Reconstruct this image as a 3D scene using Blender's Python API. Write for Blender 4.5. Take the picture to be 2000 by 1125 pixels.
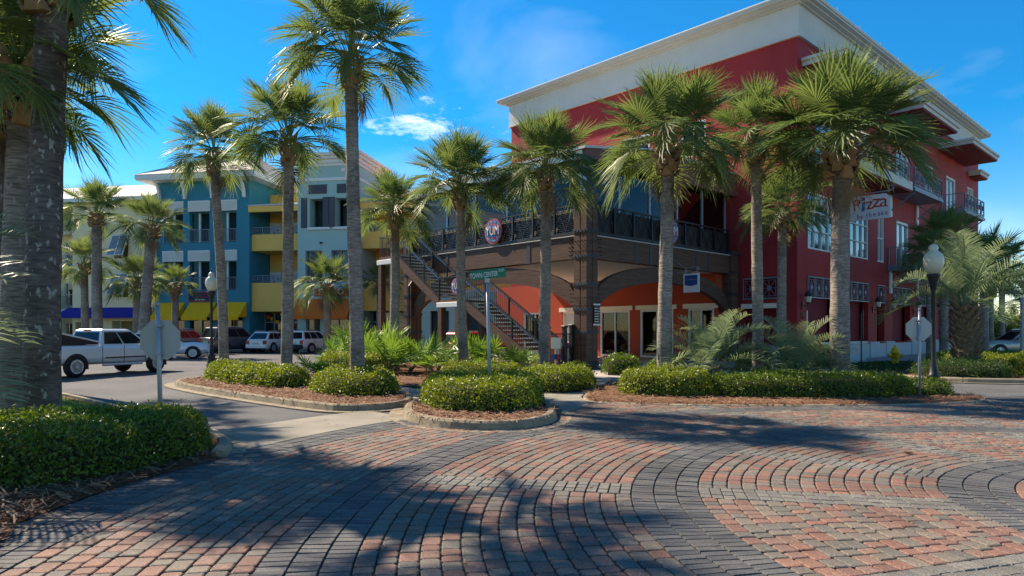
import bpy, bmesh, math, random
import numpy as np
from mathutils import Vector, Matrix
random.seed(7); RNG = np.random.default_rng(11)
R = math.radians
for o in list(bpy.data.objects): bpy.data.objects.remove(o)
SC = bpy.context.scene
COL = SC.collection

# ------------------------------------------------------------------ camera, sky, sun, exposure
EYE = 1.7
cam = bpy.data.cameras.new('camera'); camo = bpy.data.objects.new('camera', cam); COL.objects.link(camo)
camo.location = (0, 0, EYE); camo.rotation_euler = (R(90), 0, 0)
cam.sensor_width = 36.0; cam.lens = 23.8; cam.shift_y = 0.0412; cam.clip_end = 9000
SC.camera = camo
SUN_AZ, SUN_EL = 53.0, 43.0            # degrees left of the view axis, above the horizon
LDIR = Vector((-math.sin(R(SUN_AZ))*math.cos(R(SUN_EL)), math.cos(R(SUN_AZ))*math.cos(R(SUN_EL)), math.sin(R(SUN_EL))))
world = bpy.data.worlds.new('World'); SC.world = world; world.use_nodes = True
def build_world():
    nt = world.node_tree; nt.nodes.clear()
    N = nt.nodes.new; L = nt.links.new
    sky = N('ShaderNodeTexSky'); sky.sky_type = 'NISHITA'; sky.sun_disc = False
    sky.sun_elevation = R(SUN_EL); sky.sun_rotation = R(-SUN_AZ)
    sky.air_density = 1.0; sky.dust_density = 0.05; sky.ozone_density = 4.5
    hs = N('ShaderNodeHueSaturation'); hs.inputs['Saturation'].default_value = 1.48; hs.inputs['Value'].default_value = 0.63
    L(sky.outputs[0], hs.inputs['Color'])
    tc = N('ShaderNodeTexCoord'); 
    mp = N('ShaderNodeMapping'); mp.inputs['Scale'].default_value = (5.5, 5.5, 17)
    L(tc.outputs['Generated'], mp.inputs['Vector'])
    nz = N('ShaderNodeTexNoise'); nz.inputs['Scale'].default_value = 3.4; nz.inputs['Detail'].default_value = 10; nz.inputs['Roughness'].default_value = 0.68
    L(mp.outputs[0], nz.inputs['Vector'])
    # bank of small clouds low over the roofs
    ds = N('ShaderNodeVectorMath'); ds.operation = 'SUBTRACT'; ds.inputs[1].default_value = (-0.125, 0.945, 0.285)
    L(tc.outputs['Generated'], ds.inputs[0])
    ms = N('ShaderNodeVectorMath'); ms.operation = 'MULTIPLY'; ms.inputs[1].default_value = (6.0, 1.0, 24.0)
    L(ds.outputs[0], ms.inputs[0])
    ln = N('ShaderNodeVectorMath'); ln.operation = 'LENGTH'; L(ms.outputs[0], ln.inputs[0])
    mr = N('ShaderNodeMapRange'); mr.inputs['From Min'].default_value = 0.15; mr.inputs['From Max'].default_value = 1.3
    mr.inputs['To Min'].default_value = 0.30; mr.inputs['To Max'].default_value = 0.0
    L(ln.outputs['Value'], mr.inputs['Value'])
    ad = N('ShaderNodeMath'); ad.operation = 'ADD'; L(nz.outputs['Fac'], ad.inputs[0]); L(mr.outputs[0], ad.inputs[1])
    rp = N('ShaderNodeMapRange'); rp.inputs['From Min'].default_value = 0.73; rp.inputs['From Max'].default_value = 0.98
    rp.inputs['To Max'].default_value = 0.36
    L(ad.outputs[0], rp.inputs['Value'])
    # thin high veil
    mp2 = N('ShaderNodeMapping'); mp2.inputs['Scale'].default_value = (1.6, 1.6, 3.2); mp2.inputs['Rotation'].default_value = (0.3, 0.5, 0.2)
    L(tc.outputs['Generated'], mp2.inputs['Vector'])
    n2 = N('ShaderNodeTexNoise'); n2.inputs['Scale'].default_value = 1.5; n2.inputs['Detail'].default_value = 7; n2.inputs['Distortion'].default_value = 0.7
    L(mp2.outputs[0], n2.inputs['Vector'])
    r2 = N('ShaderNodeMapRange'); r2.inputs['From Min'].default_value = 0.48; r2.inputs['From Max'].default_value = 0.8; r2.inputs['To Max'].default_value = 0.10
    L(n2.outputs['Fac'], r2.inputs['Value'])
    mx = N('ShaderNodeMath'); mx.operation = 'MAXIMUM'; L(rp.outputs[0], mx.inputs[0]); L(r2.outputs[0], mx.inputs[1])
    mix = N('ShaderNodeMix'); mix.data_type = 'RGBA'
    L(mx.outputs[0], mix.inputs[0]); L(hs.outputs[0], mix.inputs[6]); mix.inputs[7].default_value = (9.0, 9.3, 9.8, 1)
    bg = N('ShaderNodeBackground'); bg.inputs['Strength'].default_value = 0.13
    L(mix.outputs[2], bg.inputs['Color'])
    out = N('ShaderNodeOutputWorld'); L(bg.outputs[0], out.inputs['Surface'])
build_world()
sun = bpy.data.lights.new('sun', 'SUN'); sun.energy = 3.9; sun.angle = R(0.53); sun.color = (1.0, 0.93, 0.82)
suno = bpy.data.objects.new('sun', sun); COL.objects.link(suno); suno.location = (-40, 30, 40)
suno.rotation_euler = (-LDIR).to_track_quat('-Z', 'Y').to_euler()
SC.view_settings.view_transform = 'Standard'; SC.view_settings.look = 'None'
SC.view_settings.gamma = 1.0; SC.view_settings.use_curve_mapping = False
SC.view_settings.exposure = 1.40
SC.view_settings.use_white_balance = True; SC.view_settings.white_balance_temperature = 7700; SC.view_settings.white_balance_tint = 13
SC.render.engine = 'CYCLES'
SC.cycles.max_bounces = 6; SC.cycles.transparent_max_bounces = 10; SC.cycles.diffuse_bounces = 3

# ------------------------------------------------------------------ helpers
FPX = 1322.0
def g(u, v, z=0.0):                    # survey: picture bearing/depression -> ground point
    Y = FPX*(EYE-z)/(v-645.0); return ((u-1000.0)/FPX*Y, Y)
def tag(o, label=None, cat=None, group=None, kind=None):
    if label: o['label'] = label
    if cat: o['category'] = cat
    if group: o['group'] = group
    if kind: o['kind'] = kind
    return o
def thing(name, label, cat, loc=(0,0,0), rz=0, group=None):
    o = bpy.data.objects.new(name, None); COL.objects.link(o); o.empty_display_size = 0.2
    o.location = loc; o.rotation_euler = (0, 0, rz)
    return tag(o, label, cat, group)
def link(name, me, parent=None, loc=None, rot=None, scale=None):
    o = bpy.data.objects.new(name, me); COL.objects.link(o)
    if parent is not None: o.parent = parent
    if loc is not None: o.location = loc
    if rot is not None: o.rotation_euler = rot
    if scale is not None: o.scale = scale if hasattr(scale, '__len__') else (scale,)*3
    return o
def copy_tree(o, parent=None):
    c = o.copy(); COL.objects.link(c)
    if parent is not None: c.parent = parent
    for ch in list(o.children): copy_tree(ch, c)
    return c
class MB:
    def __init__(s): s.v = []; s.f = []; s.m = []
    def add(s, vs, fs, m=0):
        b = len(s.v); s.v += [tuple(p) for p in vs]; s.f += [tuple(b+i for i in f) for f in fs]; s.m += [m]*len(fs); return s
    def box(s, x0, x1, y0, y1, z0, z1, m=0):
        if x0 > x1: x0, x1 = x1, x0
        if y0 > y1: y0, y1 = y1, y0
        if z0 > z1: z0, z1 = z1, z0
        return s.add([(x0,y0,z0),(x1,y0,z0),(x1,y1,z0),(x0,y1,z0),(x0,y0,z1),(x1,y0,z1),(x1,y1,z1),(x0,y1,z1)],
              [(0,3,2,1),(4,5,6,7),(0,1,5,4),(1,2,6,5),(2,3,7,6),(3,0,4,7)], m)
    def bbox(s, x0, x1, y0, y1, z0, z1, b=0.02, m=0):     # bevelled box
        if x0 > x1: x0, x1 = x1, x0
        if y0 > y1: y0, y1 = y1, y0
        def ring(z, i): return [(x0+i,y0+b,z),(x0+b,y0+i,z),(x1-b,y0+i,z),(x1-i,y0+b,z),(x1-i,y1-b,z),(x1-b,y1-i,z),(x0+b,y1-i,z),(x0+i,y1-b,z)]
        rs = [ring(z0, b*.6), ring(z0+b, 0), ring(z1-b, 0), ring(z1, b*.6)]
        vs = [p for r in rs for p in r]; fs = []
        for k in range(3):
            for i in range(8): j = (i+1) % 8; fs.append((k*8+i, k*8+j, k*8+8+j, k*8+8+i))
        fs.append(tuple(range(7,-1,-1))); fs.append(tuple(range(24,32)))
        return s.add(vs, fs, m)
    def beam(s, p, q, w, h, m=0, up=(0,0,1)):             # rectangular bar from p to q
        p = Vector(p); q = Vector(q); d = (q-p).normalized(); u = Vector(up)
        a = d.cross(u)
        if a.length < 1e-4: a = d.cross(Vector((1,0,0)))
        a.normalize(); b = a.cross(d).normalized()
        vs = []
        for e in (p, q):
            for i, j in ((-1,-1),(1,-1),(1,1),(-1,1)): vs.append(e + a*(w/2*i) + b*(h/2*j))
        return s.add(vs, [(0,1,2,3),(7,6,5,4),(0,4,5,1),(1,5,6,2),(2,6,7,3),(3,7,4,0)], m)
    def tube(s, pts, rad, n=8, m=0, cap=True):
        pts = [Vector(p) for p in pts]
        if not hasattr(rad, '__len__'): rad = [rad]*len(pts)
        vs = []; fs = []
        ref = None
        for i, p in enumerate(pts):
            d = (pts[min(i+1,len(pts)-1)] - pts[max(i-1,0)]).normalized()
            if ref is None:
                ref = d.cross(Vector((0.1,0.9,0.2)) if abs(d.z) > .7 else Vector((0,0,1))).normalized()
            a = (ref - d*ref.dot(d)).normalized(); ref = a; b = d.cross(a)
            for k in range(n):
                t = 2*math.pi*k/n; vs.append(p + a*(math.cos(t)*rad[i]) + b*(math.sin(t)*rad[i]))
        for i in range(len(pts)-1):
            for k in range(n): j = (k+1) % n; fs.append((i*n+k, i*n+j, (i+1)*n+j, (i+1)*n+k))
        if cap:
            fs.append(tuple(range(n-1,-1,-1))); fs.append(tuple(range((len(pts)-1)*n, len(pts)*n)))
        return s.add(vs, fs, m)
    def lathe(s, prof, n=16, c=(0,0,0), m=0, axis='z'):
        vs = []; fs = []
        for r, z in prof:
            for k in range(n):
                t = 2*math.pi*k/n; x, y = r*math.cos(t), r*math.sin(t)
                if axis == 'z': vs.append((c[0]+x, c[1]+y, c[2]+z))
                elif axis == 'y': vs.append((c[0]+x, c[1]+z, c[2]+y))
                else: vs.append((c[0]+z, c[1]+x, c[2]+y))
        for i in range(len(prof)-1):
            for k in range(n): j = (k+1) % n; fs.append((i*n+k, i*n+j, (i+1)*n+j, (i+1)*n+k))
        if prof[0][0] > 1e-4: fs.append(tuple(range(n-1,-1,-1)))
        if prof[-1][0] > 1e-4: fs.append(tuple(range((len(prof)-1)*n, len(prof)*n)))
        return s.add(vs, fs, m)
    def prism(s, pts, z0, z1, m=0):                       # plan polygon, vertical extrusion
        n = len(pts); a = sum(pts[i][0]*pts[(i+1)%n][1]-pts[(i+1)%n][0]*pts[i][1] for i in range(n))
        if a < 0: pts = pts[::-1]
        vs = [(x,y,z0) for x,y in pts]+[(x,y,z1) for x,y in pts]
        fs = [tuple(range(n-1,-1,-1)), tuple(range(n,2*n))]+[(i,(i+1)%n,n+(i+1)%n,n+i) for i in range(n)]
        return s.add(vs, fs, m)
    def extr(s, pts, d, m=0):                             # any planar polygon extruded along vector d
        n = len(pts); d = Vector(d); vs = [Vector(p) for p in pts]; vs += [p+d for p in vs]
        return s.add(vs, [tuple(range(n-1,-1,-1)), tuple(range(n,2*n))]+[(i,(i+1)%n,n+(i+1)%n,n+i) for i in range(n)], m)
    def mesh(s, name, mats, smooth=False):
        me = bpy.data.meshes.new(name); me.from_pydata(s.v, [], s.f)
        mats = mats if isinstance(mats, (list, tuple)) else [mats]
        for m in mats: me.materials.append(m)
        if len(mats) > 1: me.polygons.foreach_set('material_index', s.m)
        me.polygons.foreach_set('use_smooth', [smooth]*len(s.f))
        me.validate(); me.update()
        bm = bmesh.new(); bm.from_mesh(me); bmesh.ops.recalc_face_normals(bm, faces=bm.faces); bm.to_mesh(me); bm.free()
        return me
    def build(s, name, mats, parent=None, smooth=False, **kw):
        return link(name, s.mesh(name, mats, smooth), parent, **kw)
def build_each(mb, name, mat, parent, smooth=False):      # every added piece becomes an object of its own (same name)
    mb_v, mb_f = mb.v, mb.f; comp = list(range(len(mb_v)))
    def find(a):
        while comp[a] != a: comp[a] = comp[comp[a]]; a = comp[a]
        return a
    for f in mb_f:
        r = find(f[0])
        for i in f[1:]: comp[find(i)] = r
    groups = {}
    for k, f in enumerate(mb_f): groups.setdefault(find(f[0]), []).append(k)
    res = []
    for ks in groups.values():
        ids = sorted({i for k in ks for i in mb_f[k]}); mp = {i: j for j, i in enumerate(ids)}
        q = MB(); q.v = [mb_v[i] for i in ids]; q.f = [tuple(mp[i] for i in mb_f[k]) for k in ks]; q.m = [mb.m[k] for k in ks]
        if isinstance(mat, (list, tuple)): res.append(q.build(name, mat[q.m[0]], parent, smooth) if False else q.build(name, mat, parent, smooth))
        else: res.append(q.build(name, mat, parent, smooth))
    return res
def stuff_(o): o['kind'] = 'stuff'; return o
def text_mesh(txt, size, depth, mat, align='CENTER'):
    cu = bpy.data.curves.new('lettering', 'FONT'); cu.body = txt; cu.size = size; cu.extrude = depth; cu.align_x = align; cu.align_y = 'CENTER'
    cu.resolution_u = 3
    o = bpy.data.objects.new('tmp', cu); COL.objects.link(o)
    me = bpy.data.meshes.new_from_object(o.evaluated_get(bpy.context.evaluated_depsgraph_get()))
    bpy.data.objects.remove(o); me.materials.clear(); me.materials.append(mat); return me
def np_mesh(name, verts, faces, mat, smooth=False):
    me = bpy.data.meshes.new(name); verts = np.asarray(verts, np.float32); faces = np.asarray(faces, np.int32)
    k = faces.shape[1]; me.vertices.add(len(verts)); me.vertices.foreach_set('co', verts.ravel())
    me.loops.add(faces.size); me.loops.foreach_set('vertex_index', faces.ravel())
    me.polygons.add(len(faces)); me.polygons.foreach_set('loop_start', np.arange(len(faces), dtype=np.int32)*k)
    me.polygons.foreach_set('use_smooth', np.full(len(faces), smooth))
    me.update(calc_edges=True); me.materials.append(mat); return me
def inpoly(x, y, P):
    c = False; n = len(P)
    for i in range(n):
        x0, y0 = P[i]; x1, y1 = P[(i+1) % n]
        if (y0 > y) != (y1 > y) and x < (x1-x0)*(y-y0)/(y1-y0)+x0: c = not c
    return c
def chaikin(P, it=2, closed=True):
    for _ in range(it):
        Q = []
        n = len(P)
        for i in range(n if closed else n-1):
            a = P[i]; b = P[(i+1) % n]
            Q.append((a[0]*.75+b[0]*.25, a[1]*.75+b[1]*.25)); Q.append((a[0]*.25+b[0]*.75, a[1]*.25+b[1]*.75))
        if not closed: Q = [P[0]]+Q+[P[-1]]
        P = Q
    return P

# ------------------------------------------------------------------ materials
MATS = {}
def M(name, col, rough=0.75, var=0.12, scale=2.0, bump=0.0, bscale=30.0, spec=0.3, metal=0.0, col2=None, streak=False, coat=0.0):
    m = bpy.data.materials.new(name); m.use_nodes = True; nt = m.node_tree; N = nt.nodes.new; L = nt.links.new
    b = nt.nodes['Principled BSDF']
    b.inputs['Roughness'].default_value = rough; b.inputs['Specular IOR Level'].default_value = spec; b.inputs['Metallic'].default_value = metal
    b.inputs['Coat Weight'].default_value = coat
    tc = N('ShaderNodeTexCoord'); mp = N('ShaderNodeMapping'); L(tc.outputs['Object'], mp.inputs['Vector'])
    if streak: mp.inputs['Scale'].default_value = (1, 1, 0.12)
    nz = N('ShaderNodeTexNoise'); nz.inputs['Scale'].default_value = scale; nz.inputs['Detail'].default_value = 6; nz.inputs['Roughness'].default_value = 0.6
    L(mp.outputs[0], nz.inputs['Vector'])
    mr = N('ShaderNodeMapRange'); mr.inputs['From Min'].default_value = 0.28; mr.inputs['From Max'].default_value = 0.72
    L(nz.outputs['Fac'], mr.inputs['Value'])
    mix = N('ShaderNodeMix'); mix.data_type = 'RGBA'; L(mr.outputs[0], mix.inputs[0])
    c2 = col2 if col2 else tuple(c*(1+var) for c in col); c1 = col if col2 else tuple(c*(1-var) for c in col)
    mix.inputs[6].default_value = (*c1, 1); mix.inputs[7].default_value = (*c2, 1)
    L(mix.outputs[2], b.inputs['Base Color'])
    if bump > 0:
        n2 = N('ShaderNodeTexNoise'); n2.inputs['Scale'].default_value = bscale; n2.inputs['Detail'].default_value = 4; L(tc.outputs['Object'], n2.inputs['Vector'])
        bp = N('ShaderNodeBump'); bp.inputs['Strength'].default_value = bump; bp.inputs['Distance'].default_value = 0.02
        L(n2.outputs['Fac'], bp.inputs['Height']); L(bp.outputs[0], b.inputs['Normal'])
    MATS[name] = m; return m
def leafmat(name, ca, cb, trans=0.35, rough=0.35, by='island', tip=None):
    m = bpy.data.materials.new(name); m.use_nodes = True; nt = m.node_tree; N = nt.nodes.new; L = nt.links.new
    b = nt.nodes['Principled BSDF']; out = nt.nodes['Material Output']
    b.inputs['Roughness'].default_value = rough; b.inputs['Specular IOR Level'].default_value = 0.34
    ge = N('ShaderNodeNewGeometry'); oi = N('ShaderNodeObjectInfo')
    src = ge.outputs['Random Per Island']
    mix = N('ShaderNodeMix'); mix.data_type = 'RGBA'
    if by == 'both':
        ma = N('ShaderNodeMath'); ma.operation = 'MULTIPLY_ADD'; ma.inputs[1].default_value = 0.45
        mb = N('ShaderNodeMath'); mb.operation = 'MULTIPLY'; mb.inputs[1].default_value = 0.55
        L(oi.outputs['Random'], mb.inputs[0]); L(src, ma.inputs[0]); L(mb.outputs[0], ma.inputs[2]); src = ma.outputs[0]
    L(src, mix.inputs[0]); mix.inputs[6].default_value = (*ca, 1); mix.inputs[7].default_value = (*cb, 1)
    L(mix.outputs[2], b.inputs['Base Color'])
    tr = N('ShaderNodeBsdfTranslucent')
    hs = N('ShaderNodeHueSaturation'); hs.inputs['Hue'].default_value = 0.485; hs.inputs['Value'].default_value = 1.5; hs.inputs['Saturation'].default_value = 1.1
    L(mix.outputs[2], hs.inputs['Color']); L(hs.outputs[0], tr.inputs['Color'])
    ms = N('ShaderNodeMixShader'); ms.inputs[0].default_value = trans
    L(b.outputs[0], ms.inputs[1]); L(tr.outputs[0], ms.inputs[2]); L(ms.outputs[0], out.inputs['Surface'])
    MATS[name] = m; return m
def glassmat(name, tint=(0.75,0.85,0.9), mixf=0.55, gl=(1,1,1)):
    m = bpy.data.materials.new(name); m.use_nodes = True; nt = m.node_tree; nt.nodes.clear(); N = nt.nodes.new; L = nt.links.new
    out = N('ShaderNodeOutputMaterial'); t = N('ShaderNodeBsdfTransparent'); t.inputs[0].default_value = (*tint, 1)
    gs = N('ShaderNodeBsdfGlossy'); gs.inputs['Roughness'].default_value = 0.03; gs.inputs[0].default_value = (*gl, 1)
    lw0 = N('ShaderNodeLayerWeight'); lw = N('ShaderNodeMath'); lw.operation = 'POWER'; lw.inputs[1].default_value = 4.0; L(lw0.outputs['Facing'], lw.inputs[0])
    mr = N('ShaderNodeMath'); mr.operation = 'MULTIPLY_ADD'; mr.inputs[1].default_value = 1.0; mr.inputs[2].default_value = mixf; mr.use_clamp = True
    L(lw.outputs[0], mr.inputs[0])
    ms = N('ShaderNodeMixShader'); L(mr.outputs[0], ms.inputs[0]); L(t.outputs[0], ms.inputs[1]); L(gs.outputs[0], ms.inputs[2]); L(ms.outputs[0], out.inputs['Surface'])
    MATS[name] = m; return m
def paver_mat():
    m = bpy.data.materials.new('paver'); m.use_nodes = True; nt = m.node_tree; N = nt.nodes.new; L = nt.links.new
    b = nt.nodes['Principled BSDF']; b.inputs['Roughness'].default_value = 0.8; b.inputs['Specular IOR Level'].default_value = 0.35
    at = N('ShaderNodeAttribute'); at.attribute_name = 'tone'
    tc = N('ShaderNodeTexCoord')
    n1 = N('ShaderNodeTexNoise'); n1.inputs['Scale'].default_value = 95; n1.inputs['Detail'].default_value = 3; L(tc.outputs['Object'], n1.inputs['Vector'])
    r1 = N('ShaderNodeMapRange'); r1.inputs['From Min'].default_value = 0.3; r1.inputs['From Max'].default_value = 0.7; r1.inputs['To Min'].default_value = 0.38; r1.inputs['To Max'].default_value = 1.75
    L(n1.outputs['Fac'], r1.inputs['Value'])
    n3 = N('ShaderNodeTexNoise'); n3.inputs['Scale'].default_value = 0.9; n3.inputs['Detail'].default_value = 5; L(tc.outputs['Object'], n3.inputs['Vector'])
    r3 = N('ShaderNodeMapRange'); r3.inputs['From Min'].default_value = 0.3; r3.inputs['From Max'].default_value = 0.7; r3.inputs['To Min'].default_value = 0.70; r3.inputs['To Max'].default_value = 1.18
    L(n3.outputs['Fac'], r3.inputs['Value'])
    mu = N('ShaderNodeMath'); mu.operation = 'MULTIPLY'; L(r1.outputs[0], mu.inputs[0]); L(r3.outputs[0], mu.inputs[1])
    mx = N('ShaderNodeVectorMath'); mx.operation = 'SCALE'; L(at.outputs['Color'], mx.inputs[0]); L(mu.outputs[0], mx.inputs['Scale'])
    L(mx.outputs[0], b.inputs['Base Color'])
    bp = N('ShaderNodeBump'); bp.inputs['Strength'].default_value = 0.5; bp.inputs['Distance'].default_value = 0.004; L(n1.outputs['Fac'], bp.inputs['Height']); L(bp.outputs[0], b.inputs['Normal'])
    return m
def trunk_mat(name, ca, cb, spots, ring=38.0):
    m = bpy.data.materials.new(name); m.use_nodes = True; nt = m.node_tree; N = nt.nodes.new; L = nt.links.new
    b = nt.nodes['Principled BSDF']; b.inputs['Roughness'].default_value = 0.9; b.inputs['Specular IOR Level'].default_value = 0.15
    tc = N('ShaderNodeTexCoord')
    mp = N('ShaderNodeMapping'); mp.inputs['Scale'].default_value = (5, 5, ring); L(tc.outputs['Object'], mp.inputs['Vector'])
    n1 = N('ShaderNodeTexNoise'); n1.inputs['Scale'].default_value = 1.0; n1.inputs['Detail'].default_value = 6; L(mp.outputs[0], n1.inputs['Vector'])
    n2 = N('ShaderNodeTexNoise'); n2.inputs['Scale'].default_value = 1.3; n2.inputs['Detail'].default_value = 4; L(tc.outputs['Object'], n2.inputs['Vector'])
    mr = N('ShaderNodeMapRange'); mr.inputs['From Min'].default_value = 0.33; mr.inputs['From Max'].default_value = 0.66; L(n1.outputs['Fac'], mr.inputs['Value'])
    mix = N('ShaderNodeMix'); mix.data_type = 'RGBA'; L(mr.outputs[0], mix.inputs[0]); mix.inputs[6].default_value = (*ca, 1); mix.inputs[7].default_value = (*cb, 1)
    mr2 = N('ShaderNodeMapRange'); mr2.inputs['From Min'].default_value = 0.35; mr2.inputs['From Max'].default_value = 0.7; mr2.inputs['To Min'].default_value = 0.6; mr2.inputs['To Max'].default_value = 1.2; L(n2.outputs['Fac'], mr2.inputs['Value'])
    sc = N('ShaderNodeVectorMath'); sc.operation = 'SCALE'; L(mix.outputs[2], sc.inputs[0]); L(mr2.outputs[0], sc.inputs['Scale'])
    # lichen blotches
    mp3 = N('ShaderNodeMapping'); mp3.inputs['Scale'].default_value = (9, 9, 5.5); L(tc.outputs['Object'], mp3.inputs['Vector'])
    n3 = N('ShaderNodeTexNoise'); n3.inputs['Scale'].default_value = 1.2; n3.inputs['Detail'].default_value = 3; L(mp3.outputs[0], n3.inputs['Vector'])
    mr3 = N('ShaderNodeMapRange'); mr3.inputs['From Min'].default_value = 0.60; mr3.inputs['From Max'].default_value = 0.66; mr3.inputs['To Max'].default_value = 0.8; L(n3.outputs['Fac'], mr3.inputs['Value'])
    m2 = N('ShaderNodeMix'); m2.data_type = 'RGBA'; L(mr3.outputs[0], m2.inputs[0]); L(sc.outputs[0], m2.inputs[6]); m2.inputs[7].default_value = (*spots, 1)
    L(m2.outputs[2], b.inputs['Base Color'])
    bp = N('ShaderNodeBump'); bp.inputs['Strength'].default_value = 0.8; bp.inputs['Distance'].default_value = 0.02; L(n1.outputs['Fac'], bp.inputs['Height']); L(bp.outputs[0], b.inputs['Normal'])
    return m
def wood_mat(name, ca, cb):
    m = bpy.data.materials.new(name); m.use_nodes = True; nt = m.node_tree; N = nt.nodes.new; L = nt.links.new
    b = nt.nodes['Principled BSDF']; b.inputs['Roughness'].default_value = 0.62; b.inputs['Specular IOR Level'].default_value = 0.3
    tc = N('ShaderNodeTexCoord'); mp = N('ShaderNodeMapping'); mp.inputs['Scale'].default_value = (0.7, 0.7, 9); L(tc.outputs['Object'], mp.inputs['Vector'])
    n1 = N('ShaderNodeTexNoise'); n1.inputs['Scale'].default_value = 2.0; n1.inputs['Detail'].default_value = 8; n1.inputs['Roughness'].default_value = .65; L(mp.outputs[0], n1.inputs['Vector'])
    mr = N('ShaderNodeMapRange'); mr.inputs['From Min'].default_value = 0.3; mr.inputs['From Max'].default_value = 0.7; L(n1.outputs['Fac'], mr.inputs['Value'])
    mix = N('ShaderNodeMix'); mix.data_type = 'RGBA'; L(mr.outputs[0], mix.inputs[0]); mix.inputs[6].default_value = (*ca, 1); mix.inputs[7].default_value = (*cb, 1)
    L(mix.outputs[2], b.inputs['Base Color'])
    bp = N('ShaderNodeBump'); bp.inputs['Strength'].default_value = 0.35; bp.inputs['Distance'].default_value = 0.01; L(n1.outputs['Fac'], bp.inputs['Height']); L(bp.outputs[0], b.inputs['Normal'])
    return m
def siding_mat(name, col, pitch, axis=2, depth=0.25, var=0.06):          # painted boards: fine relief of the joints
    m = M(name, col, 0.7, var, 0.6, 0, streak=True); nt = m.node_tree; N = nt.nodes.new; L = nt.links.new; b = nt.nodes['Principled BSDF']
    tc = N('ShaderNodeTexCoord'); sp = N('ShaderNodeSeparateXYZ'); L(tc.outputs['Object'], sp.inputs[0])
    if axis == 2: src = sp.outputs[2]
    else:
        a = N('ShaderNodeMath'); a.operation = 'ADD'; L(sp.outputs[0], a.inputs[0]); L(sp.outputs[1], a.inputs[1]); src = a.outputs[0]
    d = N('ShaderNodeMath'); d.operation = 'DIVIDE'; d.inputs[1].default_value = pitch; L(src, d.inputs[0])
    f = N('ShaderNodeMath'); f.operation = 'FRACT'; L(d.outputs[0], f.inputs[0])
    c = N('ShaderNodeMapRange'); c.inputs['From Min'].default_value = 0.0; c.inputs['From Max'].default_value = 0.08; L(f.outputs[0], c.inputs['Value'])
    bp = N('ShaderNodeBump'); bp.inputs['Strength'].default_value = depth; bp.inputs['Distance'].default_value = 0.02; L(c.outputs[0], bp.inputs['Height']); L(bp.outputs[0], b.inputs['Normal'])
    return m
def screen_mat(name, dark, light, sx, sz, mort):
    m = bpy.data.materials.new(name); m.use_nodes = True; nt = m.node_tree; N = nt.nodes.new; L = nt.links.new; b = nt.nodes['Principled BSDF']
    b.inputs['Roughness'].default_value = 0.7
    tc = N('ShaderNodeTexCoord'); sp = N('ShaderNodeSeparateXYZ'); L(tc.outputs['Object'], sp.inputs[0])
    a = N('ShaderNodeMath'); a.operation = 'ADD'; L(sp.outputs[0], a.inputs[0]); L(sp.outputs[1], a.inputs[1])
    cb = N('ShaderNodeCombineXYZ'); L(a.outputs[0], cb.inputs[0]); L(sp.outputs[2], cb.inputs[1])
    br = N('ShaderNodeTexBrick'); br.inputs['Scale'].default_value = 1.0; br.inputs['Brick Width'].default_value = sx; br.inputs['Row Height'].default_value = sz
    br.inputs['Mortar Size'].default_value = mort; br.inputs['Color1'].default_value = (*light, 1); br.inputs['Color2'].default_value = (*[c*.45 for c in light], 1); br.inputs['Mortar'].default_value = (*dark, 1)
    L(cb.outputs[0], br.inputs['Vector']); L(br.outputs['Color'], b.inputs['Base Color']); return m

m_asphalt = M('asphalt', (0.088, 0.089, 0.092), 0.9, 0.28, 0.45, 0.8, 90, 0.35)
m_conc = M('concrete', (0.215, 0.20, 0.165), 0.88, 0.22, 1.2, 0.25, 60, 0.25)
m_kerb = M('kerb_concrete', (0.235, 0.195, 0.135), 0.88, 0.34, 2.2, 0.3, 45, 0.25)
m_walk = M('pavement_concrete', (0.36, 0.32, 0.29), 0.88, 0.12, 1.0, 0.2, 50, 0.25)
m_mulch = M('pine_straw', (0.085, 0.042, 0.026), 0.95, 0, 26, 1.0, 60, 0.1, col2=(0.20, 0.105, 0.062))
m_ground = M('sandy_turf', (0.10, 0.12, 0.05), 0.95, 0.3, 0.3, 0.3, 8)
m_grass = M('lawn_soil', (0.055, 0.10, 0.018), 0.95, 0.3, 3, 0.4, 40)
m_sand = M('joint_sand', (0.035, 0.034, 0.032), 0.95, 0.3, 30)
m_sea = M('sea_water', (0.05, 0.16, 0.22), 0.25, 0.1, 0.05, 0.2, 2)
m_pav = paver_mat()
m_trunk = trunk_mat('palm_trunk', (0.155, 0.122, 0.100), (0.36, 0.30, 0.255), (0.33, 0.31, 0.27))
m_trunk2 = trunk_mat('lichened_trunk', (0.075, 0.062, 0.055), (0.17, 0.14, 0.12), (0.36, 0.34, 0.30), 26)
m_boot = M('leaf_boots', (0.22, 0.12, 0.055), 0.85, 0, 9, 0.4, 30, col2=(0.40, 0.27, 0.15))
m_frond = leafmat('palm_frond', (0.055, 0.105, 0.030), (0.155, 0.200, 0.065), 0.44, 0.44, 'both')
m_pet = M('petiole', (0.13, 0.17, 0.045), 0.5, 0.2, 6)
m_dead = M('dead_frond', (0.20, 0.13, 0.07), 0.9, 0.3, 8)
m_pindo = leafmat('feather_frond', (0.105, 0.165, 0.080), (0.235, 0.300, 0.165), 0.36, 0.42, 'both')
m_palmetto = leafmat('palmetto_leaf', (0.075, 0.155, 0.028), (0.16, 0.27, 0.05), 0.42, 0.4, 'both')
m_leafA = leafmat('hedge_leaf', (0.065, 0.120, 0.014), (0.235, 0.280, 0.036), 0.36, 0.40)
m_leafB = leafmat('dark_hedge_leaf', (0.045, 0.095, 0.012), (0.125, 0.19, 0.024), 0.34, 0.34)
m_leafC = leafmat('juniper', (0.028, 0.070, 0.022), (0.07, 0.125, 0.03), 0.25, 0.5)
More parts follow.
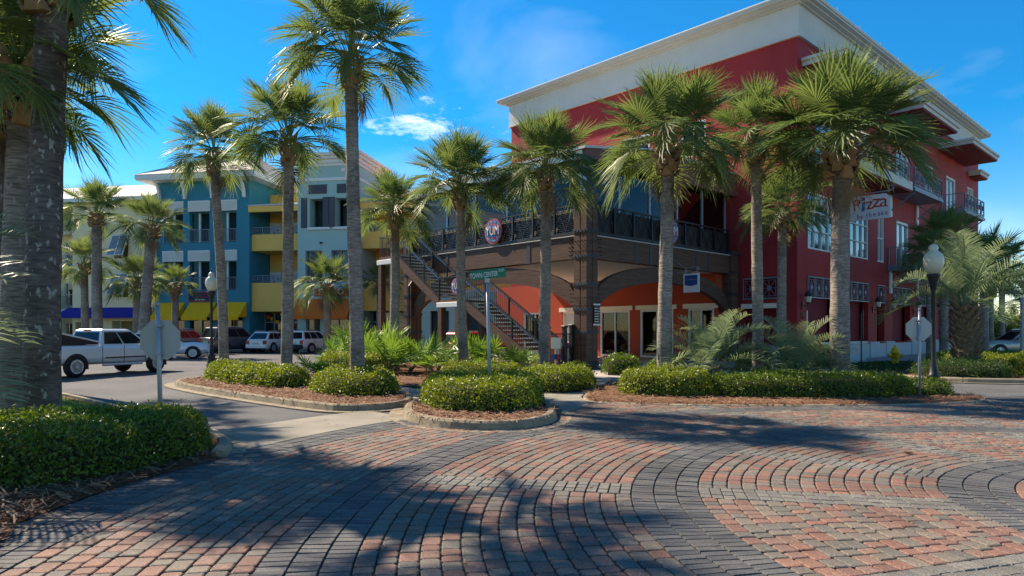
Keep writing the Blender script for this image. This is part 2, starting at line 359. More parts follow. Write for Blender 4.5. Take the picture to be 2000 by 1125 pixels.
m_blade = leafmat('grass_blade', (0.06, 0.13, 0.015), (0.13, 0.22, 0.03), 0.35, 0.5)
m_core = M('light_block_core', (0.030, 0.024, 0.014), 0.95, 0.3, 20)
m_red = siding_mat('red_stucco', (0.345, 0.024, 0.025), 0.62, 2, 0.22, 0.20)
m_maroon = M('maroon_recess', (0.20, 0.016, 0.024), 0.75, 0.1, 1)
m_orange_red = siding_mat('orange_red_boards', (0.42, 0.060, 0.025), 0.4, 0, 0.25)
m_white = M('white_trim', (0.70, 0.69, 0.66), 0.6, 0.06, 1.5)
m_corn = M('cornice_stucco', (0.56, 0.55, 0.51), 0.75, 0.06, 0.8, 0.1, 20)
m_soffit = M('soffit_cream', (0.80, 0.73, 0.60), 0.8, 0.05, 0.7)
m_brown = M('brown_fascia', (0.155, 0.060, 0.048), 0.6, 0.08, 0.6)
m_steel = M('bluegrey_metal', (0.18, 0.21, 0.26), 0.45, 0.08, 3, spec=0.4)
m_iron = M('black_iron', (0.014, 0.015, 0.018), 0.45, 0.2, 6, spec=0.4)
m_strap = M('steel_strap', (0.035, 0.042, 0.052), 0.5, 0.2, 5, spec=0.4)
m_galv = M('galvanised_post', (0.30, 0.33, 0.36), 0.42, 0.15, 6, metal=0.4)
m_alu = M('sign_back', (0.42, 0.41, 0.37), 0.5, 0.10, 3, metal=0.15, streak=True)
m_rail = M('polished_rail', (0.70, 0.70, 0.70), 0.25, 0.05, 3, metal=0.8)
m_wood = wood_mat('dark_timber', (0.060, 0.029, 0.019), (0.145, 0.075, 0.050))
m_glass = glassmat('clear_glass', (0.66, 0.74, 0.76), 0.10)
m_glass2 = glassmat('shop_glass', (0.50, 0.56, 0.58), 0.03)
m_vinyl = glassmat('vinyl_curtain', (0.55, 0.6, 0.62), 0.05, (.45,.47,.5))
m_wing = M('window_dark', (0.02, 0.028, 0.035), 0.06, 0.2, 2, spec=0.8)
m_inter = M('interior_dark', (0.035, 0.028, 0.024), 0.9, 0.4, 1.2)
m_inter2 = M('interior_warm', (0.25, 0.16, 0.03), 0.9, 0.5, 1.5)
m_curt = M('white_curtain', (0.55, 0.60, 0.66), 0.9, 0.1, 3)
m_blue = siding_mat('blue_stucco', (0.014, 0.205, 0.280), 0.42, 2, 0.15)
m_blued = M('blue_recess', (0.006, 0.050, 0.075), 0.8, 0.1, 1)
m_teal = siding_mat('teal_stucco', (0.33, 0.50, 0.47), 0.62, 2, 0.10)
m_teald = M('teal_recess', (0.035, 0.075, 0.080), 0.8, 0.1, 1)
m_yellow = M('yellow_stucco', (0.84, 0.47, 0.115), 0.75, 0.06, 0.8)
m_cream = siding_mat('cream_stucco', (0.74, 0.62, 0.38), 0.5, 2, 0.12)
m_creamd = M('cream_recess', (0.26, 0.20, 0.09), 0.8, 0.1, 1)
m_shing = siding_mat('shingles', (0.36, 0.33, 0.29), 0.16, 2, 0.8, 0.25)
m_metalroof = siding_mat('seam_roof', (0.50, 0.50, 0.48), 0.42, 0, 0.8, 0.06)
m_awy = M('yellow_canvas', (0.88, 0.43, 0.010), 0.85, 0.05, 2)
m_awb = M('blue_canvas', (0.010, 0.014, 0.24), 0.8, 0.08, 2)
m_awo = M('orange_canvas', (0.74, 0.150, 0.020), 0.85, 0.05, 2)
m_louv = siding_mat('white_louvre', (0.60, 0.60, 0.55), 0.07, 2, 0.9)
m_shut = siding_mat('grey_louvre', (0.075, 0.080, 0.100), 0.08, 2, 0.9)
m_scrL = screen_mat('slatted_screen', (0.010, 0.010, 0.012), (0.42, 0.36, 0.32), 0.34, 0.085, 0.030)
m_scrR = screen_mat('mesh_screen', (0.012, 0.011, 0.011), (0.055, 0.040, 0.028), 0.07, 0.07, 0.012)
m_rubber = M('rubber', (0.014, 0.014, 0.015), 0.75, 0.1, 5)
m_chrome = M('alloy', (0.62, 0.62, 0.64), 0.35, 0.1, 5, metal=0.35)
m_carglass = M('car_glass', (0.012, 0.016, 0.020), 0.06, 0.1, 1, spec=0.35)
m_tail = M('tail_lamp', (0.32, 0.010, 0.012), 0.15, 0.1, 3, spec=0.6)
m_plate = M('number_plate', (0.45, 0.48, 0.44), 0.5, 0.1, 8)
m_blackpl = M('black_plastic', (0.022, 0.022, 0.024), 0.6, 0.1, 4)
m_globe = M('frosted_globe', (0.56, 0.54, 0.42), 0.35, 0.06, 2, spec=0.5)
m_hyd = M('hydrant_paint', (0.65, 0.36, 0.006), 0.45, 0.1, 4)
m_sgreen = M('sign_green', (0.006, 0.165, 0.085), 0.45, 0.05, 3)
m_swhite = M('sign_white', (0.72, 0.72, 0.70), 0.5, 0.04, 3)
m_signboard = M('sign_board_white', (0.62, 0.62, 0.64), 0.55, 0.05, 3)
m_sred = M('sign_red', (0.42, 0.030, 0.012), 0.5, 0.06, 3)
m_sorange = M('sign_orange', (0.62, 0.085, 0.018), 0.45, 0.06, 3)
m_sblue = M('sign_blue', (0.016, 0.15, 0.42), 0.45, 0.06, 3)
m_sdblue = M('sign_deep_blue', (0.008, 0.06, 0.24), 0.45, 0.06, 3)
m_spurple = M('sign_purple', (0.12, 0.025, 0.26), 0.5, 0.06, 3)
m_spink = M('sign_pink', (0.45, 0.015, 0.06), 0.5, 0.06, 3)
m_wire = M('cable', (0.02, 0.02, 0.02), 0.8)
# ================================================================== GROUND
def struct(name, mb, mat, parent=None, smooth=False):
    o = mb.build(name, mat, parent, smooth)
    if parent is None: o['kind'] = 'structure'
    return o
def sheet(name, pts, z, mat, parent=None, thick=0.0):
    mb = MB()
    if thick: mb.prism(list(pts), z-thick, z)
    else:
        n = len(pts); a = sum(pts[i][0]*pts[(i+1)%n][1]-pts[(i+1)%n][0]*pts[i][1] for i in range(n))
        p = pts if a > 0 else pts[::-1]
        mb.add([(x, y, z) for x, y in p], [tuple(range(n))])
    return struct(name, mb, mat, parent)
sheet('ground', [(-2500,-600),(2500,-600),(2500,4000),(-2500,4000)], -0.10, m_ground)
sheet('road', [(-70,-25),(75,-25),(75,66),(-70,66)], -0.03, m_asphalt)
sheet('sea', [(60,130),(2500,130),(2500,3900),(40,3900)], -0.06, m_sea)
CX, CY = 7.2, 6.0                       # centre of the paved circle
# outlines of beds and islands (plan coordinates, metres)
BED_LEFT = [(-3.55,4.2),(-3.95,5.1),(-4.35,6.0),(-4.33,7.0),(-4.12,8.0),(-3.85,9.0),(-4.15,10.1),(-5.0,11.2),(-6.3,12.6),(-8.6,14.7),(-11.5,17.5),(-17,22),(-30,22),(-30,1),(-5,1)]
ISL1 = chaikin([(-10.3,20.6),(-8.2,18.3),(-6,16.2),(-4.3,14.7),(-3.5,14.2),(-2.6,14.6),(-2.25,15.6),(-2.5,16.8),(-3.3,18.6),(-4.4,20.2),(-5.6,22.2),(-7.0,24.9),(-8.6,25.0),(-10.2,23.6),(-10.9,22.0)], 2)
ISL2 = chaikin([(-2.2,13.7),(-2.0,12.8),(-1.4,11.9),(-.5,11.5),(.2,11.65),(.75,12.4),(.9,13.5),(.8,15.3),(.3,16.6),(-1.2,16.7),(-2.1,15.9),(-2.3,14.8)], 2)
ISL3 = chaikin([(1.8,15.9),(3.4,15.25),(5.7,15.1),(8.1,15.2),(10.3,15.6),(11.7,16.5),(11.8,17.6),(10.6,19.6),(8,21.5),(5.2,21.8),(3,21.2),(2.3,19.5),(1.8,17.3)], 2)
# ---- pavers
def make_paving():
    disc = MB(); n = 96
    disc.add([(CX+11.62*math.cos(2*math.pi*i/n), CY+11.62*math.sin(2*math.pi*i/n), -0.018) for i in range(n)], [tuple(range(n))])
    plaza = disc.build('plaza_paving', m_sand); plaza['kind'] = 'structure'
    rnd = random.Random(5); pav = []
    def skip(x, y):
        if y < 2.2 or y > 18 or x < -6.6 or x > 19: return True
        if inpoly(x, y, ISL2) or inpoly(x, y, ISL3) or inpoly(x, y, ISL1): return True
        if inpoly(x+0.10, y+0.02, BED_LEFT): return True
        return False
    reds = [(0.262,0.134,0.098),(0.285,0.152,0.110),(0.235,0.128,0.098),(0.262,0.160,0.122),(0.215,0.118,0.092),(0.240,0.146,0.112)]
    greys = [(0.200,0.168,0.134),(0.175,0.153,0.126),(0.215,0.175,0.138),(0.155,0.142,0.122)]
    darks = [(0.098,0.102,0.106),(0.118,0.120,0.120),(0.086,0.090,0.096),(0.132,0.131,0.126)]
    lights = [(0.190,0.182,0.160),(0.165,0.160,0.145),(0.210,0.198,0.172)]
    def jit(c):
        f = rnd.uniform(0.60, 0.73); return tuple(k*f for k in c)
    def polar(r0, r1, a0, a1, col, corner, gr, ga):
        rm = (r0+r1)/2; am = (a0+a1)/2; x = CX+rm*math.cos(am); y = CY+rm*math.sin(am)
        if skip(x, y): return
        da = ga/rm; a0 += da/2; a1 -= da/2; r0 += gr/2; r1 -= gr/2
        q = [(r0,a0),(r1,a0),(r1,a1),(r0,a1)]; P = [(CX+r*math.cos(a), CY+r*math.sin(a)) for r, a in q]
        pav.append((x, y, P, jit(col), corner))
    def free(P, col, corner):
        x = sum(p[0] for p in P)/4; y = sum(p[1] for p in P)/4
        if skip(x, y): return
        pav.append((x, y, P, jit(col), corner))
    SP = [R(168+30*k) for k in range(12)]; HW = 0.232
    def field(ra, rb, spokes=True):
        nc = max(1, round((rb-ra)/0.153)); w = (rb-ra)/nc
        for c in range(nc):
            r0 = ra+c*w; r1 = r0+w; rm = (r0+r1)/2
            secs = [(SP[0]+R(30*k)+math.asin(min(.99,HW/rm)), SP[0]+R(30*(k+1))-math.asin(min(.99,HW/rm))) for k in range(12)] if spokes else [(0, 2*math.pi)]
            for s0, s1 in secs:
                tot = (s1-s0)*rm; ls = []
                while sum(ls) < tot: ls.append(rnd.choice((0.145,0.15,0.19,0.225,0.23)))
                f = tot/sum(ls); a = s0
                for l in ls:
                    b = a+l*f/rm
                    polar(r0, r1, a, b, rnd.choice(reds) if rnd.random() < 0.56 else rnd.choice(greys), 0.018, 0.013, 0.014); a = b
        if spokes:
            for sa in SP:
                d = (math.cos(sa), math.sin(sa)); nn = (-d[1], d[0]); k = round((rb-ra)/0.118); st = (rb-ra)/k
                for i in range(k):
                    for j in range(3):
                        t0 = -HW+0.155*j; e = .006
                        f = lambda r, t: (CX+d[0]*r+nn[0]*t, CY+d[1]*r+nn[1]*t)
                        r0 = ra+i*st
                        free([f(r0+.007,t0+e),f(r0+st-.007,t0+e),f(r0+st-.007,t0+.155-e),f(r0+.007,t0+.155-e)], rnd.choice(lights), 0.006)
    def band(ra, rb):
        w = (rb-ra)/3
        for c in range(3):
            r0 = ra+c*w; r1 = r0+w; rm = (r0+r1)/2; k = round(2*math.pi*rm/0.100); off = rnd.random()
            for i in range(k):
                polar(r0, r1, 2*math.pi*(i+off)/k, 2*math.pi*(i+1+off)/k, rnd.choice(darks), 0.006, 0.012, 0.013)
    field(0.3, 2.2, False); band(2.2, 2.9); field(2.9, 5.35); band(5.35, 6.05); field(6.05, 8.42); band(8.42, 9.11); field(9.11, 10.85); band(10.85, 11.55)
    def paver_geo(P, corner, near, dz):
        a = sum(P[i][0]*P[(i+1)%4][1]-P[(i+1)%4][0]*P[i][1] for i in range(4))
        if a < 0: P = P[::-1]
        out = []
        if near and corner > 0.01:
            for i in range(4):
                p = P[i]; pv = P[i-1]; nx = P[(i+1)%4]
                for q in (pv, nx):
                    L = math.hypot(q[0]-p[0], q[1]-p[1]); t = min(0.4, corner*rnd.uniform(.5,1.3)/L); out.append((p[0]+(q[0]-p[0])*t, p[1]+(q[1]-p[1])*t))
        else: out = list(P)
        mx = sum(p[0] for p in out)/len(out); my = sum(p[1] for p in out)/len(out)
        n = len(out); tx = rnd.gauss(0, .010); ty = rnd.gauss(0, .010)
        def rg(ins, z): 
            res = []
            for x, y in out:
                L = math.hypot(x-mx, y-my); k = max(0.0, (L-ins)/L); X = mx+(x-mx)*k; Y = my+(y-my)*k
                res.append((X, Y, z+dz+tx*(X-mx)+ty*(Y-my)))
            return res
        bev = 0.011 if corner > .01 else 0.005
        vs = rg(0, -0.026)+rg(0, -0.0065)+rg(bev, 0.0)
        fs = []
        for k in range(2):
            for i in range(n): j = (i+1)%n; fs.append((k*n+i, k*n+j, (k+1)*n+j, (k+1)*n+i))
        fs.append(tuple(range(2*n, 3*n)))
        return vs, fs
    def size(p):
        x, y = p[0], p[1]; u = 1000+FPX*x/y; v = 645+FPX*EYE/y
        if not (-10 < u < 2010 and v < 1135): return 0
        P = p[2]; A = abs(sum(P[i][0]*P[(i+1)%4][1]-P[(i+1)%4][0]*P[i][1] for i in range(4))); return A/y**3
    order = sorted(range(len(pav)), key=lambda i: -size(pav[i])); big = set(order[:300])
    VS = []; FS = []; CS = []
    for i, (x, y, P, c, cr) in enumerate(pav):
        vs, fs = paver_geo(P, cr, y < 12.5, rnd.gauss(0, 0.0022))
        if i in big:
            me = bpy.data.meshes.new('paver'); me.from_pydata([(a-x, b-y, z) for a, b, z in vs], [], fs); me.materials.append(m_pav)
            at = me.color_attributes.new('tone', 'FLOAT_COLOR', 'POINT'); at.data.foreach_set('color', [k for _ in vs for k in (*c, 1)])
            link('paver', me, plaza, (x, y, 0))
        else:
            b = len(VS); VS += vs; FS += [tuple(b+k for k in f) for f in fs]; CS += [(*c, 1)]*len(vs)
    me = bpy.data.meshes.new('pavers'); me.from_pydata(VS, [], FS); me.materials.append(m_pav)
    at = me.color_attributes.new('tone', 'FLOAT_COLOR', 'POINT'); at.data.foreach_set('color', np.array(CS, np.float32).ravel())
    o = link('pavers', me, plaza); o['kind'] = 'stuff'
    print('pavers', len(pav), 'tris', sum(len(f)-2 for f in FS))
make_paving()
# ---- concrete apron of the side road, pavements
def arc(r, a0, a1, n=16): return [(CX+r*math.cos(R(a0+(a1-a0)*i/n)), CY+r*math.sin(R(a0+(a1-a0)*i/n))) for i in range(n+1)]
sheet('concrete_apron', arc(11.6, 142.5, 161.5)+arc(13.3, 160.5, 140.5), -0.004, m_conc, thick=0.10)
sheet('pavement', [(-3.35,19.2),(-2.55,17.0),(-2.1,16.35),(-1.1,16.95),(0.4,16.85),(1.0,15.4),(1.05,14.0),(1.75,15.4),(1.75,17.2),(2.25,19.6),(2.9,21.3),(3.6,24.0),(2.2,24.2),(2.4,21.6),(1.6,18.6),(0.2,18.2),(-2.0,18.9),(-4.0,21.0),(-4.9,21.2)], 0.012, m_conc, thick=0.1)
sheet('forecourt', [(1.6,24.3),(3.0,23.4),(9,24.0),(13.0,26.3),(13.6,24.2),(14.0,22.9),(15.5,21.9),(19,21.6),(45,24),(60,60),(20,70),(-4,48),(-1,33),(0.2,27.5)], 0.06, m_walk, thick=0.12)
# ---- mulch fills (uneven sheets of pine straw)
def mulch(name, poly, z, res=0.16, amp=0.03, mat=None, crown=0.0, border=0.05):
    xs = [p[0] for p in poly]; ys = [p[1] for p in poly]; mb = MB(); idx = {}
    rnd = random.Random(len(poly)*7+int(z*100)); step = max(res, (max(xs)-min(xs))/90)
    bm = bmesh.new(); vs = [bm.verts.new((x, y, z)) for x, y in poly]; bm.faces.new(vs)
    bmesh.ops.triangulate(bm, faces=bm.faces[:])
    for _ in range(7):
        ed = [e for e in bm.edges if e.calc_length() > step*2.2 and not e.is_boundary]
        if not ed: break
        bmesh.ops.subdivide_edges(bm, edges=ed, cuts=1); bmesh.ops.triangulate(bm, faces=bm.faces[:])
    for v in bm.verts:
        if not v.is_boundary: v.co.z += rnd.uniform(0, amp*2)+crown
    bmesh.ops.recalc_face_normals(bm, faces=bm.faces[:])
    if sum(f.normal.z for f in bm.faces) < 0: bmesh.ops.reverse_faces(bm, faces=bm.faces[:])
    me = bpy.data.meshes.new(name); bm.to_mesh(me); bm.free(); me.materials.append(mat or m_mulch)
    for p in me.polygons: p.use_smooth = True
    o = link(name, me); o['kind'] = 'structure'; return o
def needles(name, poly, z, n, parent, rim=None):          # loose pine needles and bark chips
    xs = [p[0] for p in poly]; ys = [p[1] for p in poly]; rnd = random.Random(n); V = []; F = []
    while len(F) < n:
        x = rnd.uniform(min(xs), max(xs)); y = rnd.uniform(min(ys), max(ys))
        if not inpoly(x, y, poly): continue
        a = rnd.uniform(0, math.pi); l = rnd.uniform(.05, .13); w = rnd.uniform(.003, .010); zz = z+rnd.uniform(0.0, .05); t = rnd.uniform(-.02, .03)
        c, s = math.cos(a), math.sin(a); b = len(V)
        V += [(x-c*l-s*w, y-s*l+c*w, zz-t),(x-c*l+s*w, y-s*l-c*w, zz-t+.003),(x+c*l+s*w, y+s*l-c*w, zz+t+.003),(x+c*l-s*w, y+s*l+c*w, zz+t)]
        F.append((b,b+1,b+2,b+3))
    o = link(name, np_mesh(name, V, F, m_straw), parent); o['kind'] = 'stuff'; return o
m_straw = leafmat('straw', (0.10, 0.045, 0.026), (0.33, 0.19, 0.11), 0.1, 0.8)
bedL = mulch('planting_bed_left', BED_LEFT, 0.005, 0.3, 0.012, crown=0.03)
needles('bark_litter', [(-3.6,4.3),(-4.35,6.0),(-4.33,7.0),(-3.9,9.0),(-4.6,10),(-6.8,6.5),(-6,4)], 0.035, 5200, bedL)
is1 = mulch('island_bed_long', ISL1, 0.10, 0.25, 0.02); needles('bark_litter', ISL1, 0.12, 5000, is1)
is2 = mulch('island_bed_small', ISL2, 0.10, 0.2, 0.02); needles('bark_litter', ISL2, 0.12, 2400, is2)
is3 = mulch('island_bed_right', ISL3, 0.02, 0.25, 0.02, crown=0.02); needles('bark_litter', [p for p in ISL3], 0.05, 6000, is3)
BEDS = [(-7.2,25.1),(-5.4,22.4),(-4.1,21.2),(-2.0,19.1),(0.2,18.4),(1.6,18.7),(2.3,21.6),(2.1,24.2),(0.1,27.3),(-1.2,32.8),(-4.5,38),(-8.5,36),(-8.2,30)]
bs = mulch('planting_bed_stairs', BEDS, 0.03, 0.3, 0.02); needles('bark_litter', BEDS, 0.06, 4000, bs)
BEDR = [(13.2,25.9),(14.1,23.3),(15.6,22.3),(19,22.0),(34,23.6),(36,31),(30,34),(22,33.5),(17.5,33.0),(14.5,30.2),(13.4,28.5)]
mulch('planting_bed_right', BEDR, 0.075, 0.4, 0.03)
BEDC = [(9.0,27.2),(12.5,27.0),(13.0,28.5),(15.2,31.2),(14.2,32.6),(10.4,30.2),(8.8,28.6)]
mulch('planting_bed_corner', BEDC, 0.075, 0.4, 0.03)
GRASSP = [(-5.6,11.0),(-6.6,12.5),(-8.8,14.5),(-11.7,17.2),(-17,21.5),(-24,21.5),(-16,12),(-11,10.0),(-7.5,9.9)]
gr = mulch('lawn', GRASSP, 0.055, 0.3, 0.01, m_grass)
# ---- kerbs
def kerb(name, path, closed, out, h=0.13, gut=0.30, w=0.15, base=-0.025):
    pts = list(path)+([path[0]] if closed else []); acc = 0.0; Q = []; gap = []; nxt = 1.2
    for (ax, ay), (bx, by) in zip(pts[:-1], pts[1:]):
        Q.append((ax, ay)); gap.append(0); L_ = math.hypot(bx-ax, by-ay)
        if L_ > .1 and acc+L_ > nxt:                      # tooled joint between kerb stones
            t = max(.25, min(.75, (nxt-acc)/L_)); e = .008/L_
            for q, gq in ((t-2*e,0),(t-e,1),(t+e,1),(t+2*e,0)): Q.append((ax+(bx-ax)*q, ay+(by-ay)*q)); gap.append(gq)
            nxt += 2.4
        acc += L_
    if not closed: Q.append(pts[-1]); gap.append(0)
    P = [Vector(q) for q in Q]; n = len(P)
    prof = [(gut, base), (gut, 0.002), (0.03, -0.008), (0.0, h*0.72), (-0.035, h*0.96), (-0.07, h), (-w, h), (-w, base)]
    V = []; F = []; k = len(prof)
    for i in range(n):
        a = P[(i-1) % n] if closed or i > 0 else P[i]; b = P[(i+1) % n] if closed or i < n-1 else P[i]
        t = (b-a).normalized(); nr = Vector((t.y, -t.x))*out
        for o_, z in prof: V.append((P[i].x+nr.x*(o_-.014*gap[i]), P[i].y+nr.y*(o_-.014*gap[i]), z-.014*gap[i]))
    for i in range(n if closed else n-1):
        j = (i+1) % n
        for q in range(k-1): F.append((i*k+q, j*k+q, j*k+q+1, i*k+q+1))
    mb = MB(); mb.add(V, F)
    if not closed: mb.f += [tuple(range(k)), tuple(range((n-1)*k, n*k))[::-1]]; mb.m += [0, 0]
    o = mb.build(name, m_kerb, None, False); o['kind'] = 'structure'; return o
def area(P): return sum(P[i][0]*P[(i+1)%len(P)][1]-P[(i+1)%len(P)][0]*P[i][1] for i in range(len(P)))
kerb('kerb_island_long', ISL1, True, 1 if area(ISL1) > 0 else -1)
kerb('kerb_island_small', ISL2, True, 1 if area(ISL2) > 0 else -1, 0.15)
kerb('edging_island_right', ISL3, True, 1 if area(ISL3) > 0 else -1, 0.03, 0.02, 0.10, -0.02)
kerb('kerb_lawn', chaikin([(-3.85,9.05),(-4.15,10.1),(-5.0,11.2),(-6.3,12.6),(-8.6,14.7),(-11.5,17.5),(-17,22),(-26,29)], 2, False), False, 1, 0.10, 0.22)
kerb('kerb_forecourt', chaikin([(9,23.8),(12.9,26.1),(13.5,24.2),(13.9,22.8),(15.5,21.75),(19,21.4),(45,23.8)], 2, False), False, 1, 0.14, 0.35)
kerb('kerb_carpark', [(-60,66),(-22,59),(-4,52)], False, 1, 0.13)
mb = MB()
for i in range(6):
    x = -14.2+2.95*i; mb.add([(x,46.2,-0.026),(x+.1,46.2,-0.026),(x+.9,51.0,-0.026),(x+.8,51.0,-0.026)], [(0,1,2,3)])
o = mb.build('bay_markings', m_swhite); o['kind'] = 'structure'
# ---- grass blades on the lawn
def grass_blades():
    rnd = random.Random(3); V = []; F = []
    while len(F) < 26000:
        x = rnd.uniform(-17, -5.4); y = rnd.uniform(9.8, 20)
        if not inpoly(x, y, GRASSP): continue
        a = rnd.uniform(0, 6.28); h = rnd.uniform(.05, .11); w = .006; b = len(V); c, s = math.cos(a), math.sin(a); l = rnd.uniform(-.03,.03)
        V += [(x-c*w, y-s*w, .055),(x+c*w, y+s*w, .055),(x+l, y+l*.6, .055+h)]; F.append((b,b+1,b+2))
    o = link('lawn_grass', np_mesh('lawn_grass', V, F, m_blade)); tag(o, 'bright green lawn strip between the hedge and the side road kerb', 'grass', kind='stuff')
grass_blades()
# ================================================================== RED CORNER BUILDING
BC = (14.44, 34.27, 0.0); BRZ = R(43.1)
def fbox(mb, face, a0, a1, d0, d1, z0, z1, m=0):      # face = ('F', y) right-hand front, or ('L', x) left-hand front
    k, c = face
    if k == 'F': mb.box(a0, a1, c+d0, c+d1, z0, z1, m)
    else: mb.box(c+d0, c+d1, a0, a1, z0, z1, m)
    return mb
def wall_open(mb, face, a0, a1, z0, z1, ops, d0=0.0, d1=0.35, m=0):
    xs = sorted(set([a0, a1]+[v for o in ops for v in (o[0], o[1]) if a0 < v < a1]))
    for p, q in zip(xs[:-1], xs[1:]):
        c = (p+q)/2; seg = sorted([(o[2], o[3]) for o in ops if o[0] <= c <= o[1]]); z = z0
        for s, e in seg:
            if s > z: fbox(mb, face, p, q, d0, d1, z, s, m)
            z = max(z, e)
        if z < z1: fbox(mb, face, p, q, d0, d1, z, z1, m)
    return mb
def window(parent, face, a0, a1, z0, z1, nx, nz, fr=None, glass=None, back=None, rec=0.12, fw=0.09, name='window', bd=0.35):
    fr = fr or m_white; mb = MB(); d0, d1 = rec-0.09, rec+0.05
    fbox(mb, face, a0, a1, d0, d1, z0, z0+fw); fbox(mb, face, a0, a1, d0, d1, z1-fw, z1)
    fbox(mb, face, a0, a0+fw, d0, d1, z0+fw, z1-fw); fbox(mb, face, a1-fw, a1, d0, d1, z0+fw, z1-fw)
    for i in range(1, nx):
        c = a0+(a1-a0)*i/nx; fbox(mb, face, c-.03, c+.03, d0+.02, d1-.02, z0+fw, z1-fw)
    for i in range(1, nz):
        c = z0+(z1-z0)*i/nz; fbox(mb, face, a0+fw, a1-fw, d0+.03, d1-.03, c-.03, c+.03)
    w = mb.build(name, fr, parent)
    gl = MB(); fbox(gl, face, a0+fw*.5, a1-fw*.5, rec+.012, rec+.020, z0+fw*.5, z1-fw*.5); gl.build('pane', glass or m_glass, w)
    if back:
        cu = MB(); n = max(8, int((a1-a0)*14))
        for i in range(n):
            t0 = a0+.04+(a1-a0-.08)*i/n; t1 = a0+.04+(a1-a0-.08)*(i+1)/n; dd = rec+bd*.5+0.05*(i % 2)
            if back is m_curt and 0.42 < (i+.5)/n < 0.50: continue
            fbox(cu, face, t0, t1, dd, dd+.03, z0+.03, z1-.03)
        cu.build('curtain', back, w)
    return w
def bar_rail(mb, p, q, zt, zb, posts=1.2, style='panel', m=0):   # metal balcony railing between two plan points
    p = Vector((*p, 0)); q = Vector((*q, 0)); L = (q-p).length; d = (q-p)/L
    P = lambda t, z: p+d*t+Vector((0,0,z))
    mb.beam(P(0,zt), P(L,zt), .07, .05, m); mb.beam(P(0,zb+.08), P(L,zb+.08), .05, .04, m)
    n = max(1, round(L/posts))
    for i in range(n+1): mb.beam(P(L*i/n, zb), P(L*i/n, zt), .06, .06, m)
    for i in range(n):
        a = L*i/n; b = L*(i+1)/n; za, zc = zb+.12, zt-.06; w = b-a
        if style == 'panel':
            for f in (.2, .8): mb.beam(P(a+w*f,za), P(a+w*f,zc), .02, .02, m)
            for f in (.22, .42, .6, .8): mb.beam(P(a+w*(.2 if i % 2 else 0),za+(zc-za)*f), P(a+w*.8,za+(zc-za)*f), .02, .02, m)
            mb.beam(P(a+w*.5,za+(zc-za)*.3), P(a+w*.5,za+(zc-za)*.7), .16, .02, m)
        elif style == 'bars':
            k = max(2, int(w/.13))
            for j in range(1, k): mb.beam(P(a+w*j/k,za), P(a+w*j/k,zc), .018, .018, m)
    return mb
def grille(parent, face, a0, a1, z0, z1, n, m=None):
    mb = MB(); d0, d1 = -0.06, 0.0
    fbox(mb, face, a0, a1, d0, d1, z1-.07, z1); fbox(mb, face, a0-.03, a1+.03, d0-.03, d1, z0, z0+.07)
    for i in range(n+1):
        c = a0+(a1-a0)*i/n; fbox(mb, face, max(a0, c-.035), min(a1, c+.035), d0, d1, z0+.07, z1-.07)
    k, c0 = face
    pt = lambda a, z: (a, c0-.03, z) if k == 'F' else (c0-.03, a, z)
    for i in range(n):
        a = a0+(a1-a0)*i/n; b = a0+(a1-a0)*(i+1)/n; mx = (a+b)/2; mz = (z0+z1)/2; hw = (b-a)*.36; hz = (z1-z0)*.36
        fbox(mb, face, mx-.10, mx+.10, -0.045, -0.005, mz-.11, mz+.11)
        for s, t in ((1,0),(-1,0),(0,1),(0,-1),(1,1),(1,-1),(-1,1),(-1,-1)):
            mb.beam(pt(mx, mz), pt(mx+s*hw, mz+t*hz), .022, .022)
        for s in (-1, 1):
            mb.beam(pt(mx+s*hw, mz-hz), pt(mx+s*hw, mz+hz), .022, .022); mb.beam(pt(mx-hw, mz+s*hz), pt(mx+hw, mz+s*hz), .022, .022)
    return mb.build('grille', m or m_steel, parent)
m_plinth = M('plinth_paint', (0.40,0.41,0.43), .7, .1, 1.5)
bld = thing('corner_building', 'tall red stucco building with white cornice, balconies and ground floor grilles', 'building', BC, BRZ)
FF = ('F', 0.0); FL = ('L', 0.0)
LX, LY, HT = 35.3, 21.2, 16.8
ops_f = [(1.1,4.9,0.95,3.35),(6.0,9.7,0.95,3.35),(11.15,12.45,0.95,3.35),(13.9,17.4,0.95,3.35),(18.8,22.3,0.95,3.35),(23.8,27.2,0.95,3.35),(28.6,32,0.95,3.35)]
trans = [(o[0],o[1],3.35,4.55) for o in ops_f]
wins_f = [(1.25,4.9,5.95,8.95),(6.1,9.75,5.95,8.95),(11.2,12.4,5.95,8.95)]
doors_f = [(14.7,17.1,5.8,8.9),(14.7,17.1,10.7,13.6),(25.9,28.4,10.7,13.6),(25.9,28.4,5.8,8.9)]
upw = [(2.2,5.0,10.9,13.6),(6.6,9.4,10.9,13.6),(20.6,22.6,11.2,13.6),(20.6,22.6,6.1,8.8),(31.8,33.8,11.2,13.6)]
mb = MB(); wall_open(mb, FF, 0, LX, 0.0, HT, ops_f+trans+wins_f+doors_f+upw)
wall_open(mb, FL, 0.35, 3.66, 0.0, HT, [(0.95,2.95,0.95,2.85),(0.95,2.95,3.3,4.5)])
wall_open(mb, FL, 3.66, LY, 4.75, HT, [(7.0,9.0,5.7,8.0),(11.0,13.4,5.7,8.2),(5.2,6.8,11.6,13.6),(9.0,11,11.6,13.6)])
mb.box(0.35, LX, LY-.35, LY, 0, HT); mb.box(LX-.35, LX, .35, LY-.35, 0, HT)
mb.build('wall', m_red, bld)
mb = MB(); mb.box(0.9, LX-.5, 0.9, LY-.5, 0.1, HT-.3); mb.build('interior_wall', m_inter, bld)
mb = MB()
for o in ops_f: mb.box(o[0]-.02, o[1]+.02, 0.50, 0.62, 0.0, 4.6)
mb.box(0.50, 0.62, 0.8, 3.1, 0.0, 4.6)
mb.build('recess_wall', m_maroon, bld)
